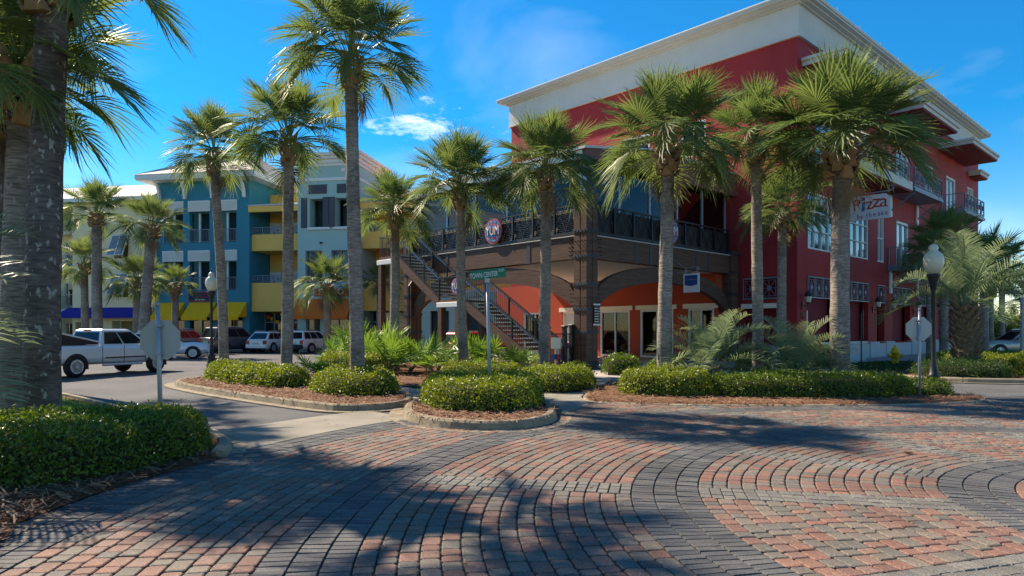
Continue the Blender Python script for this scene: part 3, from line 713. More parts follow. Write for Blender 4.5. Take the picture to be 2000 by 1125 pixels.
# plinth with pier caps
mb = MB(); mb.box(-.06, LX+.05, -0.10, 0.30, 0.0, 0.88); mb.box(-0.10, 0.30, 0.30, 3.7, 0.0, 0.88)
pr = [-.02,1.1,4.9,6.0,9.7,11.15,12.45,13.9,17.4,18.8,22.3,23.8,27.2,28.6,32,33.4]
for i in range(0, len(pr), 2): mb.bbox(pr[i]-.05, pr[i+1]+.05, -0.17, 0.2, 0.0, 1.0, .03)
mb.build('plinth', m_plinth, bld)
for o in ops_f: grille(bld, FF, o[0]+.06, o[1]-.06, 3.38, 4.52, max(1, round((o[1]-o[0])/0.92)))
grille(bld, FL, 0.98, 2.92, 3.33, 4.47, 2)
for w in wins_f[:2]: window(bld, FF, *w, 4, 3, back=m_curt)
window(bld, FF, *wins_f[2], 2, 2, back=m_curt)
for w in upw: window(bld, FF, *w, 3, 2, back=m_curt)
for a, b, c, d in ((7.0,9.0,5.7,8.0),(11.0,13.4,5.7,8.2),(5.2,6.8,11.6,13.6),(9.0,11,11.6,13.6)): window(bld, FL, a, b, c, d, 2, 2, glass=m_glass2)
for d in doors_f:
    w = window(bld, FF, d[0], d[1], d[2], d[3], 2, 1, back=m_curt, fw=.16, name='french_door')
    mb = MB(); mb.box((d[0]+d[1])/2+.08, (d[0]+d[1])/2+.2, -.03, .03, d[2]+1.0, d[2]+1.05); mb.build('handle', m_iron, w)
# service doors in the recesses
for x in (1.35, 2.05):
    mb = MB(); 
mb = MB(); mb.box(1.3, 2.25, .44, .50, .1, 2.75); dr = mb.build('door', m_white, bld)
mb = MB(); mb.box(1.45, 2.1, .425, .44, 1.0, 2.5); mb.build('door_panel', m_louv, dr)
mb = MB(); mb.box(-.12, .0, .9, 3.0, 2.85, 3.1); mb.build('lintel', m_soffit, bld)
# cornice: wide pale band with stepped moulding
def band_ring(mb, p, z0, z1, x1=LX, y1=LY):
    mb.box(-p, x1+p, -p, 0.001-0.002, z0, z1); mb.box(-p, -0.002, 0, y1+p, z0, z1); mb.box(x1+.002, x1+p, 0, y1+p, z0, z1); mb.box(0, x1, y1+.002, y1+p, z0, z1)
mb = MB(); band_ring(mb, .12, 16.66, 18.16); band_ring(mb, .17, 16.56, 16.66); band_ring(mb, .26, 18.16, 18.24); band_ring(mb, .50, 18.24, 18.33); band_ring(mb, .72, 18.33, 18.43); band_ring(mb, .78, 18.43, 18.52)
cn = mb.build('cornice', m_corn, bld)
mb = MB(); mb.box(-.80, LX+.80, -.80, LY+.80, 18.52, 18.58); mb.box(0,LX,0,LY,16.8,18.5); mb.build('roof_cap', m_white, cn)
mb = MB()
for i in range(12): mb.tube([(i*3.2, -.72, 18.58), (i*3.2, -.72, 18.86)], .015, 5)
for i in range(1, 7): mb.tube([(-.72, i*3.4, 18.58), (-.72, i*3.4, 18.86)], .015, 5)
stuff_(mb.build('lightning_rods', m_galv, cn))
# third-floor canopies
def canopy(r0, r1, p, z):
    mb = MB(); mb.box(r0, r1, -p, -.003, z, z+.10, 1); mb.box(r0-.06, r1+.06, -p-.06, -.002, z+.10, z+.34); mb.box(r0-.16, r1+.16, -p-.16, -.001, z+.34, z+.50)
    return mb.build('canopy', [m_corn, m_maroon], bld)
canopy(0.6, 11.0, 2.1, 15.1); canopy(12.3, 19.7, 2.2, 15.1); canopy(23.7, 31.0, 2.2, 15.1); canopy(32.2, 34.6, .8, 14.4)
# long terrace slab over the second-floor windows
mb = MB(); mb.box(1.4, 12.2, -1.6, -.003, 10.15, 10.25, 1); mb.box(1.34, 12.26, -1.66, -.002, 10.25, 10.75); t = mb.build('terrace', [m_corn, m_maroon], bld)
mb = MB(); bar_rail(mb, (1.5,-1.5), (12.1,-1.5), 11.9, 10.78); mb.build('railing', m_steel, t)
def balcony(r0, r1, z):
    mb = MB(); mb.box(r0, r1, -1.5, -.003, z-.12, z); mb.box(r0-.05, r1+.05, -1.58, -.002, z-.32, z-.13)
    b = mb.build('balcony', m_steel, bld)
    rl = MB(); bar_rail(rl, (r0+.04,-.05), (r0+.04,-1.5), z+1.15, z, 1.5, 'bars'); bar_rail(rl, (r0+.04,-1.5), (r1-.04,-1.5), z+1.15, z, 0.95); bar_rail(rl, (r1-.04,-1.5), (r1-.04,-.05), z+1.15, z, 1.5, 'bars')
    rl.build('railing', m_steel, b)
    br = MB()
    for x in (r0+.3, r1-.3):
        br.beam((x,-1.45,z-.35), (x,-.10,z-1.35), .07, .09); br.beam((x,-.1,z-.35), (x,-1.0,z-1.1), .05, .06)
    build_each(br, 'bracket', m_steel, b)
    pl = MB()
    for x in (r0+.12, r1-.42): pl.bbox(x, x+.34, -.14, -.004, z-1.75, z-.34, .03)
    build_each(pl, 'corbel', m_white, b)
balcony(13.07, 18.9, 5.8); balcony(13.07, 18.9, 10.7); balcony(24.5, 30.2, 10.7); balcony(24.5, 30.2, 5.8)
# wall lanterns
def lantern(x):
    mb = MB(); mb.box(x-.07, x+.07, -.06, -.003, 2.75, 3.15); mb.beam((x,-.05,2.95),(x,-.32,2.95),.04,.04); mb.beam((x,-.32,2.95),(x,-.32,3.08),.05,.05)
    mb.lathe([(.05,3.05),(.10,3.08),(.16,3.45),(.20,3.47),(.15,3.58),(.04,3.70),(0.0,3.76)], 6, (x,-.32,0))
    l = mb.build('wall_lantern', m_iron, bld)
    gl = MB(); gl.lathe([(.125,3.13),(.172,3.41)], 6, (x,-.32,0)); gl.build('lamp_glass', m_globe, l)
for x in (0.55, 10.4, 13.15, 18.1, 23.0): lantern(x)
mb = MB(); mb.beam((8.4,-.14,1.2),(8.4,-.14,2.9),.07,.07); mb.build('downpipe', m_iron, bld)
nm = text_mesh('95', 0.52, 0.012, m_iron); link('house_number', nm, bld, (0.55,-.02,2.42), (R(90),0,0), (.8,1,1))
# ground-floor shopfront under the deck
FS_ = ('L', -1.5)
sd = [(9.34,11.6,0.12,2.88),(6.33,8.6,0.12,2.88),(3.8,5.4,0.12,2.88),(13.4,14.7,0.9,2.88),(16.2,18.4,.12,2.88)]
mb = MB(); wall_open(mb, FS_, 3.66, LY, 0.0, 4.74, sd, 0, .25); mb.box(-1.25, -.002, 3.66, 3.9, 0, 4.74)
mb.build('shopfront_wall', m_orange_red, bld)
mb = MB(); mb.box(-.5, -.3, 3.95, LY, .05, 4.7); mb.build('shop_back_wall', m_inter, bld)
mb = MB(); mb.box(-1.2, -.5, 3.95, LY, .02, .10); mb.box(-1.2,-.5,3.95,LY,3.2,3.3); mb.build('shop_floor', m_inter, bld)
for i, s in enumerate(sd):
    if i == 3: window(bld, FS_, *s, 1, 1, fr=m_soffit, glass=m_louv, name='blind_window'); 
    else: window(bld, FS_, *s, 2, 1 if i else 1, fr=m_white, glass=m_glass2, name='shop_door', fw=.11)
    if i < 4: mb = MB(); fbox(mb, FS_, s[0]-.25, s[1]+.25, -.10, -.003, s[3], s[3]+.26); mb.build('lintel', m_soffit, bld)
mb = MB(); rr = random.Random(4)
mm = [m_inter2, m_sblue, m_sdblue, m_swhite, m_sred, m_awy]
for i in range(70):
    y = rr.uniform(4, 12); z = rr.choice((.5,.9,1.3,1.7,2.1)); w = rr.uniform(.1,.35); mb.box(-.8, -.52, y, y+w, z, z+rr.uniform(.12,.35), rr.randrange(6))
stuff_(mb.build('shop_goods', mm, bld))
# ================================================================== TIMBER DECK
deck = thing('timber_deck', 'raised dark timber deck on bolted columns and curved arches with glazed dining room', 'deck', BC, BRZ)
DX, DY0, DY1 = -12.3, 3.46, 16.06
def column(x, y, h, bolts=True):
    c = MB(); s = .345
    for i in (-1, 1):
        for j in (-1, 1): c.bbox(x+i*.185-s/2, x+i*.185+s/2, y+j*.185-s/2, y+j*.185+s/2, 0.05, h, .015)
    c.box(x-.2, x+.2, y-.2, y+.2, .1, h-.05)
    o = c.build('column', m_wood, deck)
    s_ = MB()
    for z in (0.25, 1.55, 2.5, 3.55, 4.72, 5.78): s_.box(x-.385, x+.385, y-.385, y+.385, z, z+.13)
    s_.box(x-.40, x+.40, y-.40, y+.40, h, h+.09); s_.box(x-.46,x+.46,y-.46,y+.46,0.02,.12)
    build_each(s_, 'strap', m_strap, o)
    if bolts:
        b = MB()
        for z0 in (2.72, 3.05, 4.98, 5.42):
            for k in range(4):
                t = -.27+.18*k; b.tube([(x-.35,y+t,z0),(x-.44,y+t,z0)], .02, 6); b.tube([(x+t,y-.35,z0),(x+t,y-.40,z0)], .02, 6)
        for z0 in (.315,1.615,2.565,3.615,4.785,5.845):
            for k in range(4):
                t = -.27+.18*k; b.tube([(x-.38,y+t,z0),(x-.41,y+t,z0)], .03, 6); b.tube([(x+t,y-.38,z0),(x+t,y-.41,z0)], .03, 6)
        for k in range(5):
            for q in range(2):
                z = 4.86+.17*k; b.tube([(x-.2,y+.55+.14*q,z),(x-.31,y+.55+.14*q,z)], .022, 6); b.tube([(x+.55+.14*q,y-.2,z),(x+.55+.14*q,y-.28,z)], .022, 6)
                z = 2.72+.17*k; b.tube([(x-.2,y+.52+.14*q,z),(x-.28,y+.52+.14*q,z)], .022, 6); b.tube([(x+.52+.14*q,y-.2,z),(x+.52+.14*q,y-.25,z)], .022, 6)
        stuff_(b.build('bolts', m_strap, o))
    return o
column(DX, DY0, 7.35); column(-.55, DY0, 5.7, False); column(DX, DY1, 7.0); column(-.9, DY1, 5.0, False)
mb = MB(); mb.bbox(DX+.37, -.92, DY0-.22, DY0+.12, 4.70, 5.66, .02); mb.build('beam', m_wood, deck)
mb = MB(); mb.bbox(DX-.22, DX+.12, DY0+.37, DY1-.37, 4.70, 5.66, .02); mb.build('beam', m_wood, deck)
mb = MB(); mb.box(DX+.4,-.6,DY0-.27,DY0+.15,5.66,5.70); mb.box(DX-.27,DX+.15,DY0+.4,DY1-.4,5.66,5.70); build_each(mb, 'beam_flashing', m_corn, deck)
mb = MB()
for t in (3.2, 4.3, 8.2, 9.3): mb.box(DX+t-.09, DX+t+.09, DY0-.236, DY0-.222, 4.69, 5.67)
for t in (2.2, 3.2, 8.0, 9.2): mb.box(DX-.236, DX-.222, DY0+t-.11, DY0+t+.11, 4.69, 5.67)
build_each(mb, 'strap', m_strap, deck)
mb = MB(); mb.box(DX+.13, -1.52, DY0+.13, DY1+.2, 4.74, 5.5); mb.build('soffit', m_soffit, deck)
def arch(face, a0, a1, zs, zc, th, d0, d1):
    n = 28; up = []; lo = []
    for i in range(n+1):
        t = i/n; a = a0+(a1-a0)*t; s = math.sin(math.pi*t)**.75 if 0 < t < 1 else 0
        s = math.sqrt(max(0, 1-(2*t-1)**2*.985)); s = (s-.12)/.88
        up.append((a, zs+(zc-zs)*s)); 
    for i in range(n+1):
        t = i/n; a = a0+(a1-a0)*t; s = (math.sqrt(max(0, 1-(2*t-1)**2*.985))-.12)/.88
        lo.append((a, zs-th+(zc-zs)*s-.05*abs(2*t-1)))
    mb = MB(); V = []; F = []
    for (a, z), (b, w) in zip(up, lo):
        for d in (d0, d1):
            V += [(a, face[1]+d, z), (b, face[1]+d, w)] if face[0] == 'F' else [(face[1]+d, a, z), (face[1]+d, b, w)]
    for i in range(n):
        k = i*4; F += [(k,k+4,k+5,k+1),(k+2,k+3,k+7,k+6),(k,k+2,k+6,k+4),(k+1,k+5,k+7,k+3)]
    F += [(0,1,3,2),(n*4,n*4+2,n*4+3,n*4+1)]
    mb.add(V, F); return mb.build('arch', m_wood, deck)
arch(('F', DY0), DX+.36, -.92, 3.15, 4.68, .72, -.17, .13); arch(('L', DX), DY0+.36, DY1-.36, 3.15, 4.68, .72, -.17, .13)
# railing with lancet bars
def lancet(face, a0, a1, off, zb, zt, mat_scr):
    k, c = face; pt = lambda a, z: (a, c+off, z) if k == 'F' else (c+off, a, z)
    mb = MB(); L = a1-a0; n = round(L/1.35)
    mb.beam(pt(a0,zt), pt(a1,zt), .09, .07); mb.beam(pt(a0,zb+.09), pt(a1,zb+.09), .09, .12); 
    for i in range(n+1): mb.beam(pt(a0+L*i/n,zb), pt(a0+L*i/n,zt), .09, .09)
    w = L/n
    for i in range(n):
        s = a0+L*i/n
        for h in range(2):
            x0 = s+w*h/2
            for sg in (0, 1):
                prev = None
                for q in range(6):
                    t = q/5; x = x0+(w/2)*(t**1.7 if sg == 0 else 1-t**1.7)*1.0; z = zb+.12+(zt-zb-.16)*(t if True else t)
                    if prev: mb.beam(prev, pt(x, z), .03, .03)
                    prev = pt(x, z)
    r = mb.build('railing', m_iron, deck)
    sc = MB(); fbox(sc, face, a0, a1, off+.10, off+.12, zb+.02, zt-.12); sc.build('screen', mat_scr, r)
lancet(('F', DY0), DX+.36, -.85, -.12, 5.72, 7.0, m_scrR); lancet(('L', DX), DY0+.36, DY1-.3, -.12, 5.72, 7.0, m_scrL)
# glazed dining room above
mb = MB(); mb.extr([(DX-.1,DY0-.1,8.95),(-.003,DY0-.1,8.95),(-.003,DY0-.1,10.1),(DX+5.2,DY0-.1,10.1),(DX-.1,DY0-.1,9.30)], (0,.2,0)); mb.extr([(DX+.12,DY1,8.95),(-.003,DY1,8.95),(-.003,DY1,10.1),(DX+5.2,DY1,10.1),(DX+.12,DY1,9.32)], (0,.2,0)); build_each(mb, 'fascia', m_brown, deck)
mb = MB(); mb.box(DX-.1, DX+.12, DY0+.12, DY1+.2, 8.95, 9.28); mb.build('eave_board', m_soffit, deck)
mb = MB(); mb.extr([(DX-.22,DY0-.16,9.29),(DX+5.2,DY0-.16,10.11),(-.003,DY0-.16,10.11),(-.003,DY0-.16,10.22),(DX+5.2,DY0-.16,10.22),(DX-.22,DY0-.16,9.40)], (0,DY1-DY0+.4,0)); mb.build('deck_roof', m_metalroof, deck)
mb = MB(); mb.box(DX+.13, -.01, DY0+.13, DY1-.01, 8.98, 9.1); mb.build('ceiling', m_inter, deck)
mb = MB()
gx = [DX+.45+i*2.32 for i in range(6)]; gy = [DY0+.6+i*2.35 for i in range(6)]
for x in gx: mb.box(x-.06, x+.06, DY0+.38, DY0+.50, 5.5, 8.98)
for y in gy: mb.box(DX+.38, DX+.50, y-.06, y+.06, 5.5, 8.98)
build_each(mb, 'glazing_post', m_galv, deck)
for i, x in enumerate(gx[:-1]):
    p = MB(); p.box(x+.07, gx[i+1]-.07, DY0+.43, DY0+.445, 5.7, 8.96); p.build('pane', m_vinyl, deck)
for i, y in enumerate(gy[:-1]):
    p = MB(); p.box(DX+.43, DX+.445, y+.07, gy[i+1]-.07, 5.7, 8.96); p.build('pane', m_vinyl, deck)
mb = MB(); mb.box(DX+.2, -.003, DY0+.15, DY1, 5.5, 5.62); mb.build('deck_floor', m_inter, deck)
mb = MB(); rr = random.Random(9)
for i in range(16):
    x = rr.uniform(DX+1.2, -1); y = rr.uniform(DY0+1.0, DY0+9); mb.box(x-.35, x+.35, y-.35, y+.35, 6.3, 6.35); mb.tube([(x,y,5.6),(x,y,6.3)], .05, 6)
    for s in (-.6,.6): mb.box(x+s-.2, x+s+.2, y-.2, y+.2, 5.6, 6.05); mb.box(x+s*1.3-.03, x+s*1.3+.03, y-.2, y+.2, 6.0, 6.6)
stuff_(mb.build('dining_furniture', m_inter, deck))
mb = MB(); mb.box(-6.5,-6.2,6.5,14,5.62,8.9); mb.build('partition', m_inter, deck)
mb = MB(); [mb.lathe([(0,6.92),(.2,6.95),(.26,7.0),(0,7.06)], 12, (x, 4.6, .2), axis='z') for x in (-8.2,-7.5)]; mb.build('hanging_pans', m_galv, deck)
# arrow-board notice on the column, wall plaque
pl = thing('notice_board', 'small black notice board with rows of white text fixed to the corner column', 'sign', BC, BRZ)
mb = MB(); mb.box(DX+.02, DX+.40, DY0-.43, DY0-.415, 1.95, 2.75); mb.build('board', m_iron, pl)
mb = MB(); mb.box(DX+0.0, DX+.42, DY0-.435, DY0-.41, 2.74, 2.80); mb.box(DX+.0, DX+.42, DY0-.435, DY0-.41, 1.90, 1.96)
for i in range(6):
    for j in range(3): mb.box(DX+.06+j*.115, DX+.06+j*.115+rr.uniform(.05,.10), DY0-.434, DY0-.429, 2.04+i*.11, 2.075+i*.11)
stuff_(mb.build('text_rows', m_swhite, pl))
# ================================================================== STAIRCASE
st = thing('staircase', 'dark timber staircase with black balustrade climbing to the raised deck', 'staircase', BC, BRZ)
SX0, SX1 = -14.15, -12.72
Y0, Y1, Y2, Y3 = 4.35, 9.41, 11.15, 14.9; ZL, ZT = 3.15, 5.62
def stringer(x, ya, za, yb, zb_):
    mb = MB(); mb.extr([(x-.07, ya, za-.34), (x-.07, yb, zb_-.34), (x-.07, yb, zb_+.10), (x-.07, ya, za+.10)], (.14,0,0)); mb.build('stringer', m_wood, st)
for x in (SX0, SX1):
    stringer(x, Y0-.35, .08, Y1, ZL-.02); stringer(x, Y2, ZL-.02, Y3, ZT-.02)
for (ya, za, yb, zb_, n) in ((Y0, 0.12, Y1, ZL, 17), (Y2, ZL, Y3, ZT, 13)):
    for i in range(n):
        t = MB(); y = ya+(yb-ya)*i/n; z = za+(zb_-za)*(i+1)/n
        t.box(SX0+.08, SX1-.08, y, y+(yb-ya)/n+.04, z-.05, z); tr = t.build('tread', m_blackpl, st)
        t = MB(); t.box(SX0+.08, SX1-.08, y-.015, y+.012, z-.055, z+.004); t.build('nosing', m_soffit, tr)
mb = MB(); mb.box(SX0-.05, SX1+.05, Y1, Y2, ZL-.12, ZL); mb.build('landing', m_wood, st)
mb = MB(); mb.box(SX0-.05, DX-.25, Y3, DY1+.4, ZT-.16, ZT); mb.build('landing', m_wood, st)
mb = MB(); mb.bbox(SX0-.16, SX0+.14, Y1-.05, Y2+.05, ZL-.36, ZL-.125, .02); mb.bbox(SX0-.16, SX0+.14, Y3-.02, DY1+.5, ZT-.42, ZT-.17, .02); build_each(mb, 'beam_cap', m_white, st)
for x, y, z in ((SX0,Y1+.22,ZL-.36),(SX0,Y2-.2,ZL-.36),(SX1,Y1+.22,ZL-.13),(SX1,Y2-.2,ZL-.13),(SX0,Y3+.25,ZT-.42),(SX0,DY1+.2,ZT-.42)):
    mb = MB(); mb.bbox(x-.15, x+.15, y-.15, y+.15, 0, z, .015); mb.build('post', m_wood, st)
def stair_rail(x):
    mb = MB(); hr = MB()
    segs = [(Y0, .12, Y1, ZL), (Y1, ZL, Y2, ZL), (Y2, ZL, Y3, ZT)]
    for (a, za, b, zb_) in segs:
        mb.beam((x,a,za+1.08),(x,b,zb_+1.08),.06,.05); mb.beam((x,a,za+.16),(x,b,zb_+.16),.05,.04)
        n = max(2, int(abs(b-a)/.13))
        for i in range(n+1):
            t = i/n; y = a+(b-a)*t; z = za+(zb_-za)*t; mb.beam((x,y,z+.14),(x,y,z+1.06),.018,.018)
        for t in ((0,.33,.67,1) if b-a > 2.5 else (0,1)):
            y = a+(b-a)*t; z = za+(zb_-za)*t; mb.beam((x,y,z-.05),(x,y,z+1.10),.06,.06)
        if zb_ != za: hr.tube([(x+.07,a-.05,za+.92),(x+.07,b+.02,zb_+.92)], .028, 8)
    if x < -13: mb.beam((x,Y3,ZT+1.08),(x,DY1+.4,ZT+1.08),.06,.05); [mb.beam((x,Y3+.13*i,ZT),(x,Y3+.13*i,ZT+1.06),.018,.018) for i in range(1,12)]
    r = mb.build('balustrade', m_iron, st); hr.build('handrail', m_rail, r)
stair_rail(SX0); stair_rail(SX1)
mb = MB(); [mb.beam((SX0+i*.13,DY1+.4,ZT),(SX0+i*.13,DY1+.4,ZT+1.06),.018,.018) for i in range(12)]; mb.beam((SX0,DY1+.4,ZT+1.08),(SX1,DY1+.4,ZT+1.08),.06,.05); mb.build('end_rail', m_iron, st)
mb = MB(); mb.tube([(-12.95,DY1-.6,0.05),(-12.95,DY1-.6,4.1),(-12.75,DY1-.6,4.35)], .06, 8); mb.build('drainpipe', m_iron, deck)
# gate at the foot of the stairs
gt = thing('stair_gate', 'black iron gate with posts and a small pale sign at the foot of the stairs', 'gate', BC, BRZ)
mb = MB()
for (x, y, h) in ((-14.3,3.75,1.75),(-13.3,3.75,1.8),(-12.75,3.85,1.85)): 
    mb.bbox(x-.08,x+.08,y-.08,y+.08,0,h,.015); mb.bbox(x-.11,x+.11,y-.11,y+.11,h,h+.09,.02)
build_each(mb, 'gate_post', m_iron, gt)
mb = MB()
for i in range(1, 16):
    x = -14.3+i*.097; mb.beam((x,3.75,.1),(x,3.75,1.55),.018,.018)
for z in (.15,1.0,1.55): mb.beam((-14.3,3.75,z),(-12.8,3.78,z),.03,.04)
mb.build('gate_bars', m_iron, gt)
mb = MB(); mb.box(-14.15,-13.6,3.68,3.70,.95,1.4); mb.build('gate_sign', m_globe, gt)
rk = thing('poster_boards', 'colourful narrow painted boards standing behind the black stair gate', 'boards', BC, BRZ)
rr = random.Random(2); cm = [m_sblue, m_swhite, m_sred, m_signboard, m_sorange, m_sdblue]
for i in range(8):
    mb = MB(); x = -14.15+i*.17; 
    for k in range(5): mb.box(x, x+.13, 3.95, 3.99, .05+k*.22, .05+(k+1)*.22, rr.randrange(6))
    mb.build('board', cm, rk)
# ---- round signs on the deck
def round_sign(label, loc, rot, s=1.0):
    t = thing('round_sign', label, 'sign', loc, 0, None); t.rotation_euler = rot; t.scale = (s, s, s)
    for r, d, m in ((.72,.05,m_sorange),(.645,.058,m_sblue),(.455,.066,m_sorange),(.365,.074,m_sblue),(.20,.082,m_sorange)):
        mb = MB(); mb.lathe([(0,0),(r,0),(r,d),(0,d)], 40); mb.build('disc', m, t)
    link('lettering', text_mesh('YUM', .56, .02, m_swhite), t, (0,0,.09), None, (.98,1.25,1))
    for txt, r, a0, a1, fl in (('Food By the Sea', .55, 160, 20, 1), ('Gulf Place, FL', .55, 220, 320, -1)):
        n = len(txt)
        for i, ch in enumerate(txt):
            if ch == ' ': continue
            a = R(a0+(a1-a0)*i/(n-1)); link('lettering', text_mesh(ch, .15, .004, m_swhite), t, (r*math.cos(a), r*math.sin(a), .066), (0,0,a-R(90) if fl > 0 else a+R(90)))
    return t
def bpt(x, y, z):
    c, s = math.cos(BRZ), math.sin(BRZ); return (BC[0]+x*c-y*s, BC[1]+x*s+y*c, z)
round_sign('round orange and blue YUM sign on the stair side of the deck railing', bpt(DX-.30, 8.95, 6.40), (R(90), 0, BRZ-R(90)), .84)
round_sign('round YUM sign on the deck railing facing the right-hand palms', bpt(-6.5, DY0-.30, 6.40), (R(90), 0, BRZ), .84)
round_sign('smaller round YUM sign hung on the stair landing balustrade', bpt(SX0-.08, 9.7, 3.75), (R(90), 0, BRZ-R(90)), .55)
# blue hanging sign under the deck
hs = thing('hanging_sign', 'blue and white sign hanging from a curled bracket under the deck beam', 'sign', bpt(-5.75, DY0-.95, .45), BRZ-R(90))
def rs(name, mb, mat): return mb.build(name, mat, hs)
mb = MB(); mb.box(-.42,.42,-.03,.03,3.05,3.95); rs('frame', mb, m_signboard)
mb = MB(); mb.extr([(-.34,-.04,3.40),(0.02,-.04,3.34),(.34,-.04,3.42),(.34,-.04,3.86),(-.34,-.04,3.86)], (0,.08,0)); rs('panel', mb, m_sdblue)
mb = MB(); mb.tube([(-.75,0,4.5),(-.5,0,4.3),(-.1,0,4.22),(.3,0,4.25),(.42,0,4.2),(.44,0,4.1),(.3,0,4.05),(-.75,0,4.02)], .022, 6); mb.tube([(-.3,0,3.95),(-.3,0,4.22)],.02,6); mb.tube([(.3,0,3.95),(.3,0,4.24)],.02,6); rs('bracket', mb, m_galv)
link('lettering', text_mesh('ResortQuest', .13, .004, m_rail), hs, (0,-.045,3.66), (R(90),0,0))
# pizza sign on a scroll bracket
ps = thing('pizza_sign', 'white pizza sign with red and blue letters on a scroll arm', 'sign', bpt(6.4, 0, 0), BRZ-R(90))
# local x runs outward from the wall
mb = MB(); c = .22; w0, w1, z0, z1 = .18, 2.28, 7.86, 9.22
mb.extr([(w0,.03,z0),(w1,.03,z0),(w1,.03,z1-c),(w1-c,.03,z1),(w0+c,.03,z1),(w0,.03,z1-c)], (0,-.06,0)); mb.build('board', m_signboard, ps)
mb = MB(); mb.beam((0,0,9.34),(2.3,0,9.34),.05,.06); mb.tube([(2.3+.16*math.cos(a)*(1-a/14),0,9.5+.16*math.sin(a)*(1-a/14)) for a in [-1.57+i*.5 for i in range(20)]], .022, 6); mb.beam((.05,0,9.0),(.9,0,9.34),.03,.03)
mb.beam((.5,0,9.2),(.5,0,9.34),.02,.02); mb.beam((1.9,0,9.2),(1.9,0,9.34),.02,.02); mb.build('bracket', m_steel, ps)
cx = (w0+w1)/2
for ch, x, z, rot, sz, m in (('P',-.50,.17,-.10,.74,m_sred),('ı',-.20,.13,.06,.74,m_sblue),('z',.07,.18,-.05,.80,m_sred),('z',.36,.26,.06,.86,m_sred),('a',.66,.24,.03,.84,m_sred),
        ('b',-.42,-.42,0,.36,m_sblue),('y',-.27,-.44,0,.36,m_sred),('t',-.05,-.40,0,.36,m_sblue),('h',.10,-.40,0,.36,m_sred),('e',.27,-.38,0,.36,m_sblue),('s',.46,-.37,0,.40,m_sred),('e',.60,-.36,0,.36,m_sblue),('a',.77,-.35,0,.36,m_sred)):
    if ch == 'ı':
        mb = MB(); mb.box(-.07,.07,-.27,.16,-.004,.004); me = mb.mesh('lettering', m)
    else: me = text_mesh(ch, sz, .004, m)
    link('lettering', me, ps, (cx+x*1.22-.08,-.040,8.54+z*1.08), (R(90),rot,0), ((1.25 if z > 0 else .92) if ch != 'ı' else 1.1,1.2 if z > 0 else 1.1,1))
mb = MB(); mb.lathe([(0,-.005),(.10,-.005),(.10,.005),(0,.005)], 16); mb.build('letter_dot', m_spurple, ps, loc=(cx-.33,-.04,9.05), rot=(R(90),0,0))
# low white garden wall in front of the corner
gw = thing('garden_wall', 'low white rendered wall behind the feathery palms by the corner', 'wall', bpt(-4.2,-1.2,0), BRZ)
mb = MB(); mb.box(0,9.8,-.12,.12,0.05,.98); mb.build('wall', m_plinth, gw)
mb = MB(); mb.bbox(-.06,9.86,-.2,.2,.98,1.10,.03); mb.build('coping', m_corn, gw)
# ================================================================== RESORT ROW BEHIND THE CAR PARK
WO = (-17.76, 57.0, 0.0); WRZ = R(-10)
W0 = ('F', 0.0)
def awning(parent, x0, x1, z0, z1, proj, mat, name='awning', y=0.0):
    mb = MB(); t = .25
    V = [(x0,y-.003,z1),(x1,y-.003,z1),(x1,y-proj,z0+t),(x0,y-proj,z0+t),(x1,y-proj,z0),(x0,y-proj,z0),(x0,y-.003,z0+t),(x1,y-.003,z0+t)]
    mb.add(V, [(0,3,2,1),(3,5,4,2),(0,6,3),(1,2,7),(6,7,2,3)]); return mb.build(name, mat, parent)
def opening_recess(mb, x0, x1, z0, z1, d, y=0.0): mb.box(x0-.02, x1+.02, y+d, y+d+.1, z0-.05, z1+.05)
# ---- blue block
bb = thing('blue_building', 'deep blue three-storey block with hipped shingle roof and white brackets', 'building', WO, WRZ)
BX0, BX1 = -13.6, -4.75
cols = [(-12.9,-11.05),(-10.42,-8.5),(-7.75,-5.95)]
ops = [(a,b,9.3,12.0) for a,b in cols]+[(a,b,5.15,7.7) for a,b in cols]+[(-12.9,-10.9,.2,2.9),(-10.4,-8.3,.2,2.9),(-7.7,-5.4,.2,2.9)]
mb = MB(); wall_open(mb, W0, BX0, BX1, 0, 14.6, ops, 0, .4); mb.box(BX0, BX0+.4, .4, 12, 0, 14.6); mb.box(BX1-.4, BX1, .4, 12, 0, 14.6); mb.build('wall', m_blue, bb)
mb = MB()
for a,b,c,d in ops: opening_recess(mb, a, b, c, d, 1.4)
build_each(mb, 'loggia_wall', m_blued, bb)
for a,b in cols:
    for z0, z1, zb in ((12.0,12.9,9.3),(7.7,8.6,5.15)):
        mb = MB(); mb.box(a-.08, b+.08, -.10, -.003, z0-.02, z1); f = mb.build('shade_panel', m_white, bb)
        mb = MB(); mb.box(a+.02, b-.02, -.125, -.101, z0+.08, z1-.1); mb.build('louvre', m_louv, f)
        mb = MB(); bar_rail(mb, (a,-.02), (b,-.02), zb+1.1, zb, 2.5, 'bars'); mb.build('railing', m_steel, bb)
        mb = MB(); mb.box(a+.55, a+.72, .5, .62, zb, zb+2.6); mb.build('door_frame', m_white, bb)
mb = MB(); ov = 1.15; ze = 14.6
mb.box(BX0-ov, BX1+ov, -ov, 12.5, ze, ze+.12); mb.box(BX0-ov-.06, BX1+ov+.06, -ov-.06, 12.56, ze+.12, ze+.5); mb.build('eave', m_white, bb)
mb = MB(); x0, x1, y0, y1 = BX0-ov-.12, BX1+ov+.12, -ov-.12, 12.6; rx = (x0+x1)/2
mb.add([(x0,y0,ze+.5),(x1,y0,ze+.5),(x1,y1,ze+.5),(x0,y1,ze+.5),(rx-1.2,5.2,ze+3.7),(rx+1.2,6.8,ze+3.7)], [(0,1,5,4),(1,2,5),(2,3,4,5),(3,0,4),(3,2,1,0)]); mb.build('roof', m_shing, bb)
